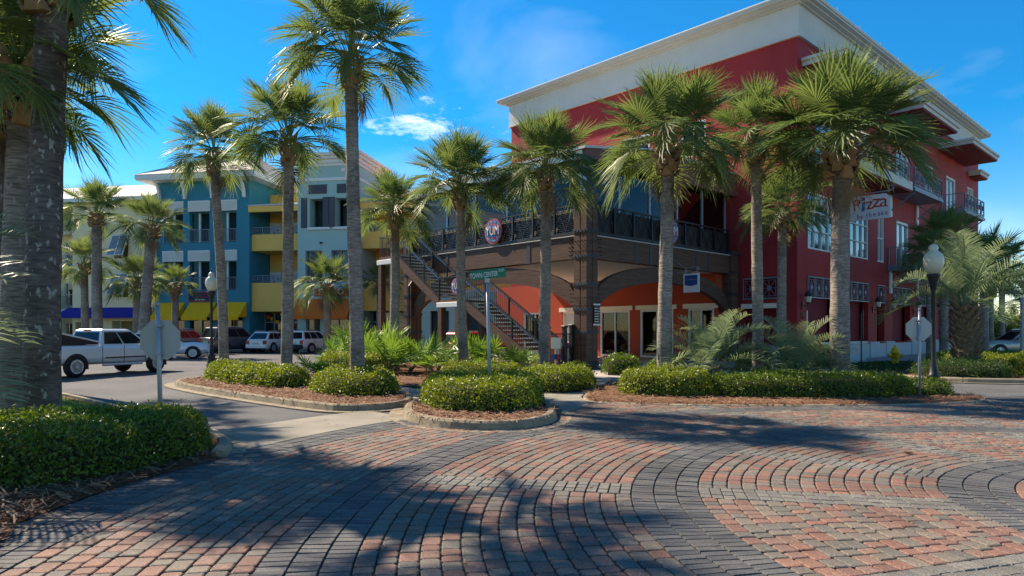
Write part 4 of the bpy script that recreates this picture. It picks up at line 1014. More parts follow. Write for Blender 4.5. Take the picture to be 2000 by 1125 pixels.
for x in (-13.2,-10.75,-8.15,-5.15):
    mb = MB(); pts = []
    for i in range(7):
        t = i/6*math.pi/2; pts.append((x-.1, -.02-.95*(1-math.cos(t)), 13.05+1.5*math.sin(t)))
    for i in range(6, -1, -1):
        t = i/6*math.pi/2; pts.append((x-.1, -.30-.80*(1-math.cos(t))-.0, 13.05+1.55*math.sin(t)+.0))
    mb.extr(pts, (.2,0,0)); mb.build('eave_bracket', m_white, bb)
for a,b in ((-13.3,-10.9),(-10.35,-7.9),(-7.6,-5.0)): awning(bb, a, b, 2.55, 4.1, 1.25, m_awy)
for a,b,c,d in ops[6:]: window(bb, W0, a, b, c, d, 2, 1, fr=m_blackpl, glass=m_wing, name='shop_window', rec=.3)
ys = thing('shop_sign', 'dark framed sign with pink neon YOLO letters over the yellow awnings', 'sign', WO, WRZ)
mb = MB(); mb.box(-10.45,-8.15,-.10,-.004,4.16,5.02); mb.build('frame', m_spink, ys)
mb = MB(); mb.box(-10.37,-8.23,-.115,-.101,4.24,4.94); mb.build('panel', m_blued, ys)
link('lettering', text_mesh('YOLO', .52, .012, m_spink), ys, (-9.3,-.14,4.66), (R(90),0,0), (1.05,1,1))
link('lettering', text_mesh('Board Rides', .20, .008, m_swhite), ys, (-9.3,-.14,4.34), (R(90),0,0))
# ---- yellow walkway section
def gallery(label, x0, x1, doors, parts_roof=True):
    t = thing('yellow_gallery', label, 'building', WO, WRZ); yb = 3.4
    mb = MB(); mb.box(x0, x1, yb, yb+.3, 0, 13.9); mb.build('wall', m_yellow, t)
    for z0, z1 in ((8.5,9.9),(3.3,5.75)):
        mb = MB(); mb.box(x0+.01, x1-.01, .35, .6, z0, z1); mb.box(x0+.01, x1-.01, .6, yb-.002, z0, z0+.3); p = mb.build('parapet', m_yellow, t)
        mb = MB(); bar_rail(mb, (x0+.05,.47), (x1-.05,.47), z1+.62, z1, .9); mb.build('railing', m_steel, p)
    if parts_roof:
        mb = MB(); mb.add([(x0+.01,-.25,12.35),(x1-.01,-.25,12.35),(x1-.01,yb-.01,13.15),(x0+.01,yb-.01,13.15),(x0+.01,-.25,12.25),(x1-.01,-.25,12.25),(x1-.01,yb-.01,12.3),(x0+.01,yb-.01,12.3)],[(0,1,2,3),(4,7,6,5),(0,4,5,1),(1,5,6,2),(2,6,7,3),(3,7,4,0)]); mb.build('roof', m_metalroof, t)
        mb = MB(); mb.box(x0+.01, x1-.01, -.2, .1, 11.75, 12.24); mb.build('fascia', m_yellow, t)
    for (dx, z) in doors:
        mb = MB(); mb.box(dx-.6, dx+.6, yb-.06, yb-.002, z, z+2.35); f = mb.build('door', m_white, t)
        mb = MB(); mb.box(dx-.42, dx+.42, yb-.075, yb-.061, z+.15, z+2.15); mb.build('door_panel', m_signboard, f)
        mb = MB(); mb.box(dx-.08, dx+.08, yb-.09, yb-.076, z+1.2, z+1.5); mb.build('door_plate', m_iron, f)
    mb = MB(); mb.box(x0+.05, x1-.05, 2.4, 2.5, .1, 3.2); mb.build('shop_glass', m_wing, t)
    mb = MB()
    for i in range(6): x = x0+.1+(x1-x0-.2)*i/5; mb.box(x-.05, x+.05, 2.3, 2.398, .1, 3.2)
    mb.box(x0+.05, x1-.05, 2.3, 2.4, 2.35, 2.45); mb.build('shop_mullions', m_galv, t)
    rr = random.Random(int(x0*10)); mb = MB()
    for i in range(12): x = rr.uniform(x0+.3, x1-.6); z = rr.uniform(.8, 2.8); mb.box(x, x+rr.uniform(.15,.4), 2.25, 2.29, z, z+rr.uniform(.1,.4), rr.randrange(4))
    stuff_(mb.build('window_display', [m_sorange, m_swhite, m_awy, m_sred], t))
    mb = MB(); mb.box(x0, x1, yb+.3, 12, 0, 13.6); mb.build('rear_block', m_yellow, t)
    return t
gallery('yellow open gallery with white doors between the blue block and teal tower', -4.75, 0.0, [(-2.1,9.9-.9),(-2.1,4.6),(-4.3,9.0),(-4.3,4.6)])
gallery('yellow open gallery to the right of the teal tower', 5.3, 27.0, [(8.5,9.0),(8.5,4.6),(13.5,9.0),(13.5,4.6)])
# ---- teal tower
tt = thing('teal_tower', 'pale teal tower block with white cornice and dark louvred shutters', 'building', WO, WRZ)
TX0, TX1 = 0.0, 5.3
tops = [(1.07,2.24,10.25,12.6),(3.33,4.6,10.25,12.6),(.7,2.2,5.6,8.3),(3.0,4.6,5.6,8.3),(.75,2.0,.2,2.7),(2.3,4.8,.2,2.7)]
mb = MB(); wall_open(mb, W0, TX0, TX1, 0, 15.3, tops, -.6, .4); mb.box(TX0, TX0+.4, .4, 5.2, 0, 15.3); mb.box(TX1-.4, TX1, .4, 5.2, 0, 15.3); mb.box(TX0,TX1,5.2,5.6,0,15.3); mb.build('wall', m_teal, tt)
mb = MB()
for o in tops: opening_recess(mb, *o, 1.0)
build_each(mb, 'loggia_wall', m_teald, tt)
mb = MB(); mb.box(TX0-.06, TX1+.06, -.66, 5.66, 14.05, 14.3); mb.build('string_course', m_white, tt)
mb = MB()
for k, (p, z0, z1) in enumerate(((.06,15.25,15.5),(.18,15.5,15.8),(.34,15.8,16.05),(.5,16.05,16.3))): mb.box(TX0-p, TX1+p, -.6-p, 5.6+p, z0, z1)
mb.build('cornice', m_white, tt)
mb = MB(); mb.box(1.0,1.3,-.64,-.603,14.75,15.05); mb.box(3.9,4.2,-.64,-.603,14.75,15.05); build_each(mb, 'scupper', m_white, tt)
for a,b in ((1.0,2.6),(3.5,4.9)):
    mb = MB(); mb.box(a,b,-.66,-.603,13.0,13.75); v = mb.build('vent', m_shut, tt)
for a in (.35, 2.28, 2.82, 4.65):
    mb = MB(); mb.box(a, a+.5, -.69, -.603, 10.2, 12.7); mb.build('shutter', m_shut, tt)
for a,b in ((.95,2.9),(3.2,4.8)):
    mb = MB(); mb.box(a,b,-.78,-.603,10.02,10.2); mb.build('sill', m_white, tt)
for a,b,c,d in tops[2:]: window(tt, ('F',-.6), a, b, c, d, 2, 1, fr=m_steel, glass=m_wing, rec=.3)
awning(tt, .05, 4.9, 2.6, 4.3, 1.25, m_awo, y=-.6)
mb = MB(); mb.box(2.0,2.2,-.72,-.603,8.85,9.0); mb.box(4.8,5.0,-.72,-.603,8.85,9.0); build_each(mb, 'wall_light', m_iron, tt)
ss = thing('shop_sign', 'orange sign board with white art deco letters above the orange awning', 'sign', WO, WRZ)
mb = MB(); mb.box(1.55,4.6,-.72,-.605,4.5,5.15); mb.build('panel', m_sorange, ss)
link('lettering', text_mesh('SOHO', .72, .02, m_swhite), ss, (3.05,-.75,4.84), (R(90),0,0), (1.12,1,1))
# ---- teal wing further right, seen under the stairs
tw = thing('teal_shop_wing', 'low teal shop wing with dark doorway seen beneath the timber stairs', 'building', WO, WRZ)
tops = [(11.9,13.4,.1,3.2),(14.3,16.6,.1,3.0)]
mb = MB(); wall_open(mb, ('F',-2.0), 10.6, 20, 0, 4.6, tops, 0, .4); mb.box(10.6,11,-1.6,3,0,4.6); mb.build('wall', m_teal, tw)
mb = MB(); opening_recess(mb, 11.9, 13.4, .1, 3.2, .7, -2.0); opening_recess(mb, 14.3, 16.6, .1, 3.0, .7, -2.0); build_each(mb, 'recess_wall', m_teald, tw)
mb = MB(); mb.box(10.5,20,-2.1,3,4.6,4.8); mb.build('roof', m_metalroof, tw)
# ---- cream block
cb = thing('cream_building', 'cream stucco apartment block with blue shop awning and bay shutters', 'building', WO, WRZ)
ops = [(-17.4,-16.0,8.0,9.9),(-17.4,-16.0,4.6,6.2),(-17.6,-14.6,.1,2.5),(-21.3,-20.2,.3,2.4)]
mb = MB(); wall_open(mb, W0, -21.6, -13.6, 0, 13.2, ops, -.5, .4); mb.box(-21.6,-21.2,.4,12,0,13.2); mb.build('wall', m_cream, cb)
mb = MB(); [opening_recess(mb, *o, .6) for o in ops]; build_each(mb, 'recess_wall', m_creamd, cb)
for z in (8.0, 4.6):
    mb = MB(); mb.add([(-17.5,-.52,z+2.0),(-15.9,-.52,z+2.0),(-15.9,-1.2,z+.25),(-17.5,-1.2,z+.25),(-17.5,-.58,z+2.0),(-15.9,-.58,z+2.0),(-15.9,-1.28,z+.25),(-17.5,-1.28,z+.25)],[(0,1,2,3),(7,6,5,4),(0,4,5,1),(1,5,6,2),(2,6,7,3),(3,7,4,0)]); s = mb.build('bahama_shutter', m_steel, cb)
    mb = MB()
    for x in (-17.5,-16.72,-15.95): mb.beam((x,-.6,z+2.02),(x,-1.30,z+.22),.07,.05)
    for k in (2.02,.22): mb.beam((-17.5,-.6-(2.02-k)*.39,z+k),(-15.9,-.6-(2.02-k)*.39,z+k),.07,.05)
    mb.build('shutter_frame', m_white, s)
awning(cb, -22.0, -13.7, 2.75, 3.7, 1.5, m_awb, y=-.5)
# left wing with balconies
mb = MB(); lops = [(-24.3,-22.7,3.9,6.1),(-26.9,-25.2,3.9,6.1),(-24.3,-22.7,7.6,9.9),(-26.9,-25.2,7.6,9.9),(-24.3,-22.7,10.8,12.6),(-26.9,-25.2,10.8,12.6),(-31,-29,3.9,6.1),(-31,-29,7.6,9.9),(-24.2,-22.6,.2,2.4)]
wall_open(mb, ('F',1.5), -44, -21.6, 0, 13.2, lops, 0, .4); mb.build('wing_wall', m_cream, cb)
for o in lops: window(cb, ('F',1.5), *o, 2, 2, glass=m_wing, rec=.15)
for z in (7.3, 10.6, 3.6):
    mb = MB(); mb.box(-27.2,-22.4,-.1,1.498,z-.25,z); b = mb.build('balcony', m_white, cb)
    mb = MB(); bar_rail(mb, (-27.2,-.05), (-22.4,-.05), z+1.1, z, 1.6, 'bars'); bar_rail(mb, (-22.4,-.05), (-22.4,1.4), z+1.1, z, 1.6, 'bars'); mb.build('railing', m_steel, b)
mb = MB(); mb.bbox(-25.6,-23.2,-.9,-.12,0,5.4,.04); mb.bbox(-25.7,-23.1,-1.0,-.1,5.4,5.6,.03); mb.bbox(-25.68,-23.12,-.98,-.1,2.4,2.6,.03); pf = mb.build('entrance_pier', m_cream, cb)
mb = MB(); mb.box(-25.2,-24.5,-.93,-.902,2.85,3.5); mb.box(-24.2,-23.5,-.93,-.902,2.85,3.5); build_each(mb, 'panel', m_white, pf)
link('house_number', text_mesh('45', .62, .02, m_iron), pf, (-23.9,-.93,4.35), (R(90),0,0))
mb = MB(); mb.add([(-45,-1.1,13.2),(-13.3,-1.1,13.2),(-13.3,13,13.2),(-45,13,13.2),(-42,5.5,15.8),(-16,5.5,15.8)],[(0,1,5,4),(1,2,5),(2,3,4,5),(3,0,4),(3,2,1,0)]); mb.build('roof', m_metalroof, cb)
mb = MB(); mb.box(-45.05,-13.3,-1.15,-1.0,12.95,13.3); mb.build('gutter', m_white, cb)
# ---- kerbside pavement in front of the row
o = sheet('shop_pavement', [(-46,-3.2),(24,-3.2),(24,12),(-46,12)], 0.10, m_walk, thick=.14); o.location = WO; o.rotation_euler = (0,0,WRZ)
# ================================================================== PLANTS
def rot_to(elev):  return math.cos(elev), math.sin(elev)
def sabal_frond_mesh(elev, seed, pet=1.15, blade=1.0, nseg=46, mat=None, droop=1.0, name='frond'):
    """fan frond leaving the crown at the given elevation; x is outward, z up; segments hang under their own weight"""
    rnd = random.Random(seed); V = []; F = []; MI = []
    # petiole path
    pts = [Vector((0,0,0))]; e = elev; n = 7; d = Vector((1,0,0))
    for i in range(n):
        d = Vector((math.cos(e), 0, math.sin(e))); pts.append(pts[-1]+d*(pet/n)); e -= (0.022+0.013*i*math.cos(e))*droop
    # costa: the midrib arching down through the blade
    cos = [pts[-1]]; ce = [e]
    for i in range(6):
        e -= 0.13*droop*max(0.25, math.cos(e)+.35); d = Vector((math.cos(e),0,math.sin(e))); cos.append(cos[-1]+d*(blade*.085)); ce.append(e)
    # petiole geometry (triangular section)
    b = len(V)
    for i, p in enumerate(pts):
        w = .026*(1-.5*i/n); dd = (pts[min(i+1,n)]-pts[max(i-1,0)]).normalized(); up = Vector((0,1,0)).cross(dd)*-1
        V += [p+Vector((0,w,0)), p-Vector((0,w,0)), p-up*w*.9]
    for i in range(n):
        for k in range(3): j = (k+1)%3; F.append((b+i*3+k, b+i*3+j, b+i*3+3+j, b+i*3+3+k)); MI.append(1)
    twist = rnd.uniform(-.35,.35)
    for s in range(nseg):
        a = -1+2*(s+.5)/nseg; ang = a*R(118)*(1+.04*rnd.uniform(-1,1)); k = 1-abs(a)
        ci = min(5.99, 6*k**.8); i0 = int(ci); f = ci-i0; st = cos[i0].lerp(cos[i0+1], f); ee = ce[i0]*(1-f)+ce[i0+1]*f
        T = Vector((math.cos(ee),0,math.sin(ee))); U = Vector((-math.sin(ee),0,math.cos(ee))); S = Vector((0,1,0))
        S2 = (S*math.cos(twist)+U*math.sin(twist)); U2 = U*math.cos(twist)-S*math.sin(twist)
        dirv = (T*math.cos(ang)+S2*math.sin(ang)+U2*(.22*abs(math.sin(ang)))).normalized()
        ln = blade*(.74+.28*math.cos(ang*.8))*rnd.uniform(.86,1.10); wd = .0195*blade*(48/nseg)**.8
        side = dirv.cross(U2).normalized(); side = (side*math.cos(.5*(1 if s%2 else -1))+U2*math.sin(.5*(1 if s%2 else -1))).normalized()
        g_ = (.10+.26*abs(a)+rnd.uniform(0,.22))*droop
        prof = [(0,.30),(.24,.92),(.46,1.0),(.74,.55),(1.0,.04)]; b = len(V)
        for t, w in prof:
            p = st+dirv*(ln*t); sag = g_*ln*(t**2.8)*.75; p = p+Vector((0,0,-sag))
            if t > .6: p += Vector((rnd.uniform(-1,1),rnd.uniform(-1,1),rnd.uniform(-1,.3)))*.05*blade
            V += [p+side*wd*w, p-side*wd*w]
        for q in range(len(prof)-1): F.append((b+2*q,b+2*q+1,b+2*q+3,b+2*q+2)); MI.append(0)
    me = bpy.data.meshes.new(name); me.from_pydata([tuple(v) for v in V], [], F); me.materials.append(mat or m_frond); me.materials.append(m_pet)
    me.polygons.foreach_set('material_index', MI); me.polygons.foreach_set('use_smooth', [False]*len(F)); me.update(); return me
ELS = [82, 66, 50, 34, 18, 2, -14, -30, -46, -60]
SAB = {e: [sabal_frond_mesh(R(e), 100+i*7+e, 1.05 if e < 40 else 1.15, 1.0, 46, None, (.38 if e > 45 else .72 if e > 10 else .9)*(.8 if i == 2 else 1.1 if i == 1 else 1.0)) for i in range(3)] for e in ELS}
DEADM = [sabal_frond_mesh(R(-70), 900+i, .8, .85, 26, m_dead, 1.0, 'dead_frond') for i in range(1)]
def trunk_mesh(h, r0, r1, mat, lean=(0,0), flare=.25, n=14, name='trunk', wob=.02, seed=1):
    rnd = random.Random(seed); mb = MB(); k = max(8, int(h/.22)); pts = []; rad = []
    ph = rnd.uniform(0,6)
    for i in range(k+1):
        t = i/k; z = h*t; pts.append((lean[0]*t**1.3+wob*math.sin(t*5+ph), lean[1]*t**1.3+wob*math.cos(t*4+ph), z-.12*(i == 0)))
        rr = r0+(r1-r0)*t**.7+flare*r0*max(0, 1-z/.5)**2; rad.append(rr*(1+.035*rnd.uniform(-1,1)))
    mb.tube(pts, rad, n); me = mb.mesh(name, mat, True); return me, pts[-1]
def boots_mesh(r, h, seed, n=26):
    rnd = random.Random(seed); mb = MB()
    for i in range(n):
        a = i*2.39996+rnd.uniform(-.2,.2); t = i/n; z = -.55*h+t*h*1.05; rr = r*(.95+.10*t)
        c, s = math.cos(a), math.sin(a); o = Vector((c,s,0)); sd = Vector((-s,c,0)); p = o*rr*.8+Vector((0,0,z)); l = rnd.uniform(.22,.40)*h*.9; out = rnd.uniform(.25,.65)
        tl = sd*rnd.uniform(-.5,.5)
        q = p+(o*out+Vector((0,0,1))+tl).normalized()*l
        w = .075*r/.2; m = p.lerp(q,.5)
        V = [p+sd*w*1.5-o*.02, p-sd*w*1.5-o*.02, p-sd*w*1.2+o*.05, p+sd*w*1.2+o*.05, q+sd*w*.7, q-sd*w*.7, q-sd*w*.55+o*.035, q+sd*w*.55+o*.035]
        mb.add(V, [(0,1,2,3),(4,7,6,5),(0,4,5,1),(1,5,6,2),(2,6,7,3),(3,7,4,0)])
    return mb.mesh('leaf_boots', m_boot)
BOOTS = [boots_mesh(.2, .8, s) for s in (1,2,3)]
PALMG = 'cabbage palms around the plaza and car park'
def sabal(x, y, h, label, r=.18, crown=1.0, n=40, seed=1, lean=(0,0), mat=None, group=None, low=-2, boots=1.0, base=0.0, top=85):
    rnd = random.Random(seed); t = thing('palm_tree', label, 'palm tree', (x, y, base), 0, group)
    me, tp = trunk_mesh(h, r*1.12, r*.92, mat or m_trunk, lean, seed=seed); link('trunk', me, t)
    b = link('leaf_boots', BOOTS[seed % 3], t, (tp[0], tp[1], h), (0,0,seed), (r/.2*1.25*boots, r/.2*1.25*boots, 1.05*boots)); b['kind'] = 'stuff'
    a = rnd.uniform(0, 6.28)
    n = int(n*.96); crown *= .96
    for i in range(n):
        f = (i+.5)/n; el = low+(top-low)*(f**.93)+rnd.uniform(-8,8); e = min(ELS, key=lambda q: abs(q-el)); a += 2.39996+rnd.uniform(-.25,.25)
        rr = r*.75*math.cos(R(max(0,e))); sc = crown*rnd.uniform(.86,1.10)*(0.92 if e > 60 else 1)
        link('frond', rnd.choice(SAB[e]), t, (tp[0]+rr*math.cos(a), tp[1]+rr*math.sin(a), h+.10+.38*f), (rnd.uniform(-.12,.12), R(e-el)*.6, a), sc)
    for i in range(2 if n > 30 else 0):
        a = rnd.uniform(0,6.28); link('dead_frond', DEADM[0], t, (tp[0]+r*math.cos(a), tp[1]+r*math.sin(a), h-.05), (0,0,a), crown*.7)
    return t
def at(u, Y): return (u-1000.0)/FPX*Y
# big palms on the left lawn
sabal(at(84,11.0), 11.0, 7.3, 'thick lichen-spotted palm trunk rising out of the top of the picture beside the lawn hedge', .25, .98, 23, 11, (.12,.0), m_trunk2, boots=1.2, low=-22)
sabal(at(30,11.5), 11.5, 5.75, 'brown palm with a low drooping crown close behind the lichen-spotted trunk', .205, .95, 36, 12, (-.02,.1), m_trunk, boots=1.25)
sabal(at(2,12.3), 12.3, 5.5, 'mossy palm trunk standing behind the two lawn palms', .22, .85, 26, 13, (0,0), m_trunk2)
sabal(-15.2, 20.6, 8.2, 'lawn palm hidden behind the row of three trunks by the side road', .2, .85, 30, 14)
sabal(-12.6, 17.0, 7.6, 'lawn palm by the side road kerb hidden behind the big trunks', .2, .8, 28, 15)
# island palms
sabal(at(697,17.5), 17.5, 8.35, 'tallest slim island palm with wide open crown beside the trimmed hedge end', .175, .93, 50, 21, (-.14,0))
sabal(at(559,20.6), 20.6, 7.15, 'slim palm with loose airy crown in the middle of the long island hedge', .165, .88, 46, 22, (.10,0))
sabal(at(438,24.4), 24.4, 7.7, 'slim leaning palm at the lamp end of the long island hedge', .16, .82, 44, 23, (-.35,0))
sabal(at(771,28.2), 28.2, 6.3, 'palm among the palmettos beside the top of the timber stairs', .19, .80, 46, 24, low=-12)
sabal(at(905,26.0), 26.0, 6.75, 'palm in front of the stair landing with bushy crown', .18, 1.0, 52, 25, (-.15,0), low=4)
sabal(at(1064,24.6), 24.6, 7.1, 'palm rising beside the street name sign in front of the deck corner', .20, .98, 54, 26, (.03,0))
sabal(at(1298,19.0), 19.0, 6.5, 'broad palm in the right-hand hedge in front of the blue hanging sign', .19, .95, 62, 27, (.08,0), boots=1.15)
sabal(at(1479,20.6), 20.6, 7.1, 'slender tall palm between the two feathery palms', .165, .82, 50, 28, (-.02,0))
sabal(at(1527,29.5), 29.5, 6.5, 'palm close to the building corner behind the feathery palms', .20, .92, 50, 29)
sabal(at(1641,18.9), 18.9, 6.45, 'stout palm with the largest shaggy crown in front of the pizza sign', .245, 1.14, 80, 30, (.02,0), low=10, boots=1.25)
# palms at the red facade and beyond
sabal(at(1843,36.0), 36.0, 5.9, 'shaded palm against the red facade behind the street lamp', .2, .95, 34, 31)
sabal(at(1816,34.8), 34.8, 5.0, 'shaded palm beside the red facade piers', .17, .75, 28, 32)
sabal(at(1922,41.0), 41.0, 4.9, 'dark palm trunk behind the big feathery palm near the silver car', .25, 1.3, 32, 33)
sabal(at(1934,52.0), 52.0, 4.6, 'pale palm behind the silver car', .24, 1.25, 28, 34)
sabal(at(1957,50.0), 50.0, 5.6, 'slim palm further behind the silver car', .20, 1.15, 28, 35)
sabal(at(2010,58.0), 58.0, 3.6, 'short distant palm near the sea at the road end', .20, 1.0, 24, 36)
sabal(at(1905,62.0), 62.0, 6.0, 'distant palm between the red facade and the sea', .2, 1.1, 24, 37)
# palms in front of the shops
sabal(at(191,47.0), 47.0, 9.3, 'tall palm in front of the cream block with ragged crown', .33, 1.2, 36, 41, (-.1,0))
sabal(at(280,45.0), 45.0, 8.2, 'tall palm with round crown in front of the cream and blue blocks', .33, 1.05, 42, 42, (.5,0), low=-12)
sabal(at(166,50.0), 50.0, 6.2, 'shorter palm by the cream block entrance pier', .26, .95, 36, 43, low=-12)
sabal(at(268,48.0), 48.0, 4.7, 'low bushy palm in front of the blue awning', .26, 1.0, 40, 44, low=-12)
sabal(at(343,51.0), 51.0, 4.7, 'small palm in front of the yellow awnings', .25, .75, 34, 45)
sabal(at(638,48.5), 48.5, 4.5, 'small round palm in front of the teal tower beside the white car', .27, 1.15, 40, 46, (.05,0), low=-12)
sabal(at(742,53.0), 53.0, 4.9, 'small palm in front of the right yellow gallery', .25, .9, 30, 47)
# ---- feather palms
def pindo_frond_mesh(elev, seed, L=1.9, npair=30, mat=None):
    rnd = random.Random(seed); V = []; F = []; e = elev; pts = [Vector((0,0,0))]; n = 14
    for i in range(n):
        pts.append(pts[-1]+Vector((math.cos(e),0,math.sin(e)))*(L/n)); e -= .028+.0125*i*max(.2,math.cos(e))
    b = 0
    for i, p in enumerate(pts):
        w = .022*(1-.75*i/n); V += [p+Vector((0,w,0)), p-Vector((0,w,0)), p-Vector((0,0,w*1.2))]
    for i in range(n):
        for k in range(3): j = (k+1)%3; F.append((i*3+k,i*3+j,i*3+3+j,i*3+3+k))
    for s in range(npair):
        t = .20+.80*(s+.5)/npair; f = t*n; i0 = min(n-1,int(f)); p = pts[i0].lerp(pts[i0+1], f-i0); d = (pts[i0+1]-pts[i0]).normalized(); up = Vector((-d.z,0,d.x))
        for sg in (-1,1):
            ln = L*.34*(math.sin(math.pi*(.12+.80*t))**.7)*rnd.uniform(.85,1.1)
            dirv = (Vector((0,sg,0))*.80+d*.62+up*rnd.uniform(.45,.85)).normalized(); side = dirv.cross(up).normalized(); wd = .0115; b = len(V)
            for q, w in ((0,.7),(.4,1),(.75,.7),(1,.05)):
                pp = p+dirv*(ln*q)+Vector((0,0,-.30*ln*q*q)); V += [pp+side*wd*w, pp-side*wd*w]
            for q in range(3): F.append((b+2*q,b+2*q+1,b+2*q+3,b+2*q+2))
    me = bpy.data.meshes.new('frond'); me.from_pydata([tuple(v) for v in V], [], F); me.materials.append(mat or m_pindo); me.update(); return me
PELS = [78, 62, 46, 30, 14, -4]
PIN = {e: [pindo_frond_mesh(R(e), 300+e+i) for i in range(2)] for e in PELS}
def stub_trunk_mesh(h, r, n, seed, sl=.22, up=.9):
    rnd = random.Random(seed); mb = MB()
    mb.tube([(0,0,-.05),(0,0,h*.3),(0,0,h*.75),(0,0,h)], [r*.8,r*.72,r*.7,r*.5], 12)
    for i in range(n):
        a = i*2.39996; z = h*(i+.5)/n; c, s = math.cos(a), math.sin(a); o = Vector((c,s,0)); sd = Vector((-s,c,0)); p = o*r*.6+Vector((0,0,z-.08)); l = sl*rnd.uniform(.75,1.25)
        q = p+(o*rnd.uniform(.6,1.0)+Vector((0,0,up))).normalized()*l; w = .055*r/.3
        mb.add([p+sd*w*1.4,p-sd*w*1.4,p-sd*w+o*.06,p+sd*w+o*.06,q+sd*w*.8,q-sd*w*.8,q-sd*w*.6+o*.04,q+sd*w*.6+o*.04],[(0,1,2,3),(4,7,6,5),(0,4,5,1),(1,5,6,2),(2,6,7,3),(3,7,4,0)])
    return mb.mesh('trunk', m_stub)
m_stub = M('petiole_stubs', (0.11, 0.070, 0.040), 0.9, 0, 9, 0.5, 30, col2=(0.27, 0.20, 0.13))
def pindo(x, y, h, r, nst, label, n, sc, seed, base=.05, low=-2, sl=.24):
    rnd = random.Random(seed); t = thing('feather_palm', label, 'palm tree', (x,y,base))
    link('trunk', stub_trunk_mesh(h, r, nst, seed, sl), t); a = rnd.uniform(0,6)
    for i in range(n):
        f = (i+.5)/n; el = low+(88-low)*f+rnd.uniform(-9,9); e = min(PELS, key=lambda q: abs(q-el)); a += 2.39996+rnd.uniform(-.3,.3)
        link('frond', rnd.choice(PIN[e]), t, (r*.4*math.cos(a), r*.4*math.sin(a), h-.1+.12*f), (rnd.uniform(-.2,.2),0,a), sc*rnd.uniform(.85,1.12))
    return t
pindo(at(1386,19.3), 19.3, .55, .30, 30, 'low blue-green feathery palm with splayed stubs in front of the shop doors', 28, .98, 51, .06, 4)
pindo(at(1553,19.3), 19.3, .50, .26, 26, 'low feathery palm with yellow-green heart in front of the house number', 26, .92, 52, .06, 6, .26)
pindo(at(1886,25.5), 25.5, 2.6, .55, 120, 'large feathery palm with thick shaggy stub-covered trunk by the roadside bed', 30, 1.45, 53, .08, 14, .30)
pindo(-7.95, 7.7, 1.5, .35, 50, 'feathery palm at the edge of the hedge with arching grey-green fronds reaching across the trunks', 24, 1.25, 54, .03, 6)
# ---- saw palmetto clumps
PALM_M = {e: [sabal_frond_mesh(R(e), 700+e+i, .60, .78, 24, m_palmetto, .22, 'leaf') for i in range(2)] for e in (80,60,40,20)}
def palmetto(x, y, n, s, seed, label):
    rnd = random.Random(seed); t = thing('palmetto', label, 'shrub', (x,y,.05), 0, 'palmettos around the stairs')
    mb = MB(); mb.tube([(0,0,-.05),(.05,0,.12),(.16,.02,.2)], [.09,.08,.06], 8); mb.build('stem', m_stub, t)
    for i in range(n):
        e = rnd.choice((80,60,60,40,40,20)); a = rnd.uniform(0,6.28); link('leaf', rnd.choice(PALM_M[e]), t, (rnd.uniform(-.25,.25)*s, rnd.uniform(-.25,.25)*s, .12+rnd.uniform(0,.25)*s), (rnd.uniform(-.3,.3),0,a), s*rnd.uniform(.7,1.15))
PLS = ['palmetto at the car park edge beside the rounded bush', 'tall palmetto at the back of the bed by the tallest slim palm', 'palmetto fanning out just left of the stair-top palm', 'short palmetto in front of the stair-top palm', 'palmetto between the stair-top palm and the drainpipe post', 'spiky palmetto in front of the landing posts', 'palmetto behind the landing posts under the stairs', 'shaded palmetto at the far back of the bed toward the shops', 'large palmetto behind the stair-top palm', 'full palmetto against the lower stair stringer behind the street name post', 'palmetto beside the lower stair stringer', 'small palmetto near the bottom of the stairs', 'palmetto beside the palm in front of the landing', 'small palmetto in the shade under the stairs']
PL = 'bright green fan-leaved palmetto in the mulch bed below the timber stairs'
for i, (u, Y, n, s) in enumerate(((668,27.0,16,1.25),(705,28.5,22,1.5),(735,26.5,24,1.45),(765,25.5,22,1.2),(800,26.5,22,1.3),(838,25.0,24,1.2),(855,27.5,16,1.0),(690,31.5,18,1.6),(745,31.0,20,1.6),(962,27.5,22,1.15),(1000,26.4,14,.85),(1035,26.2,12,.75),(925,28.0,16,1.2),(890,29.5,14,1.1))):
    palmetto(at(u,Y), Y, max(9, int(n*.7)), s*.70, 60+i, PLS[i])
palmetto(at(622,21.0), 21.0, 14, .6, 81, 'small yellowish palmetto sprouting between the two long island hedges')
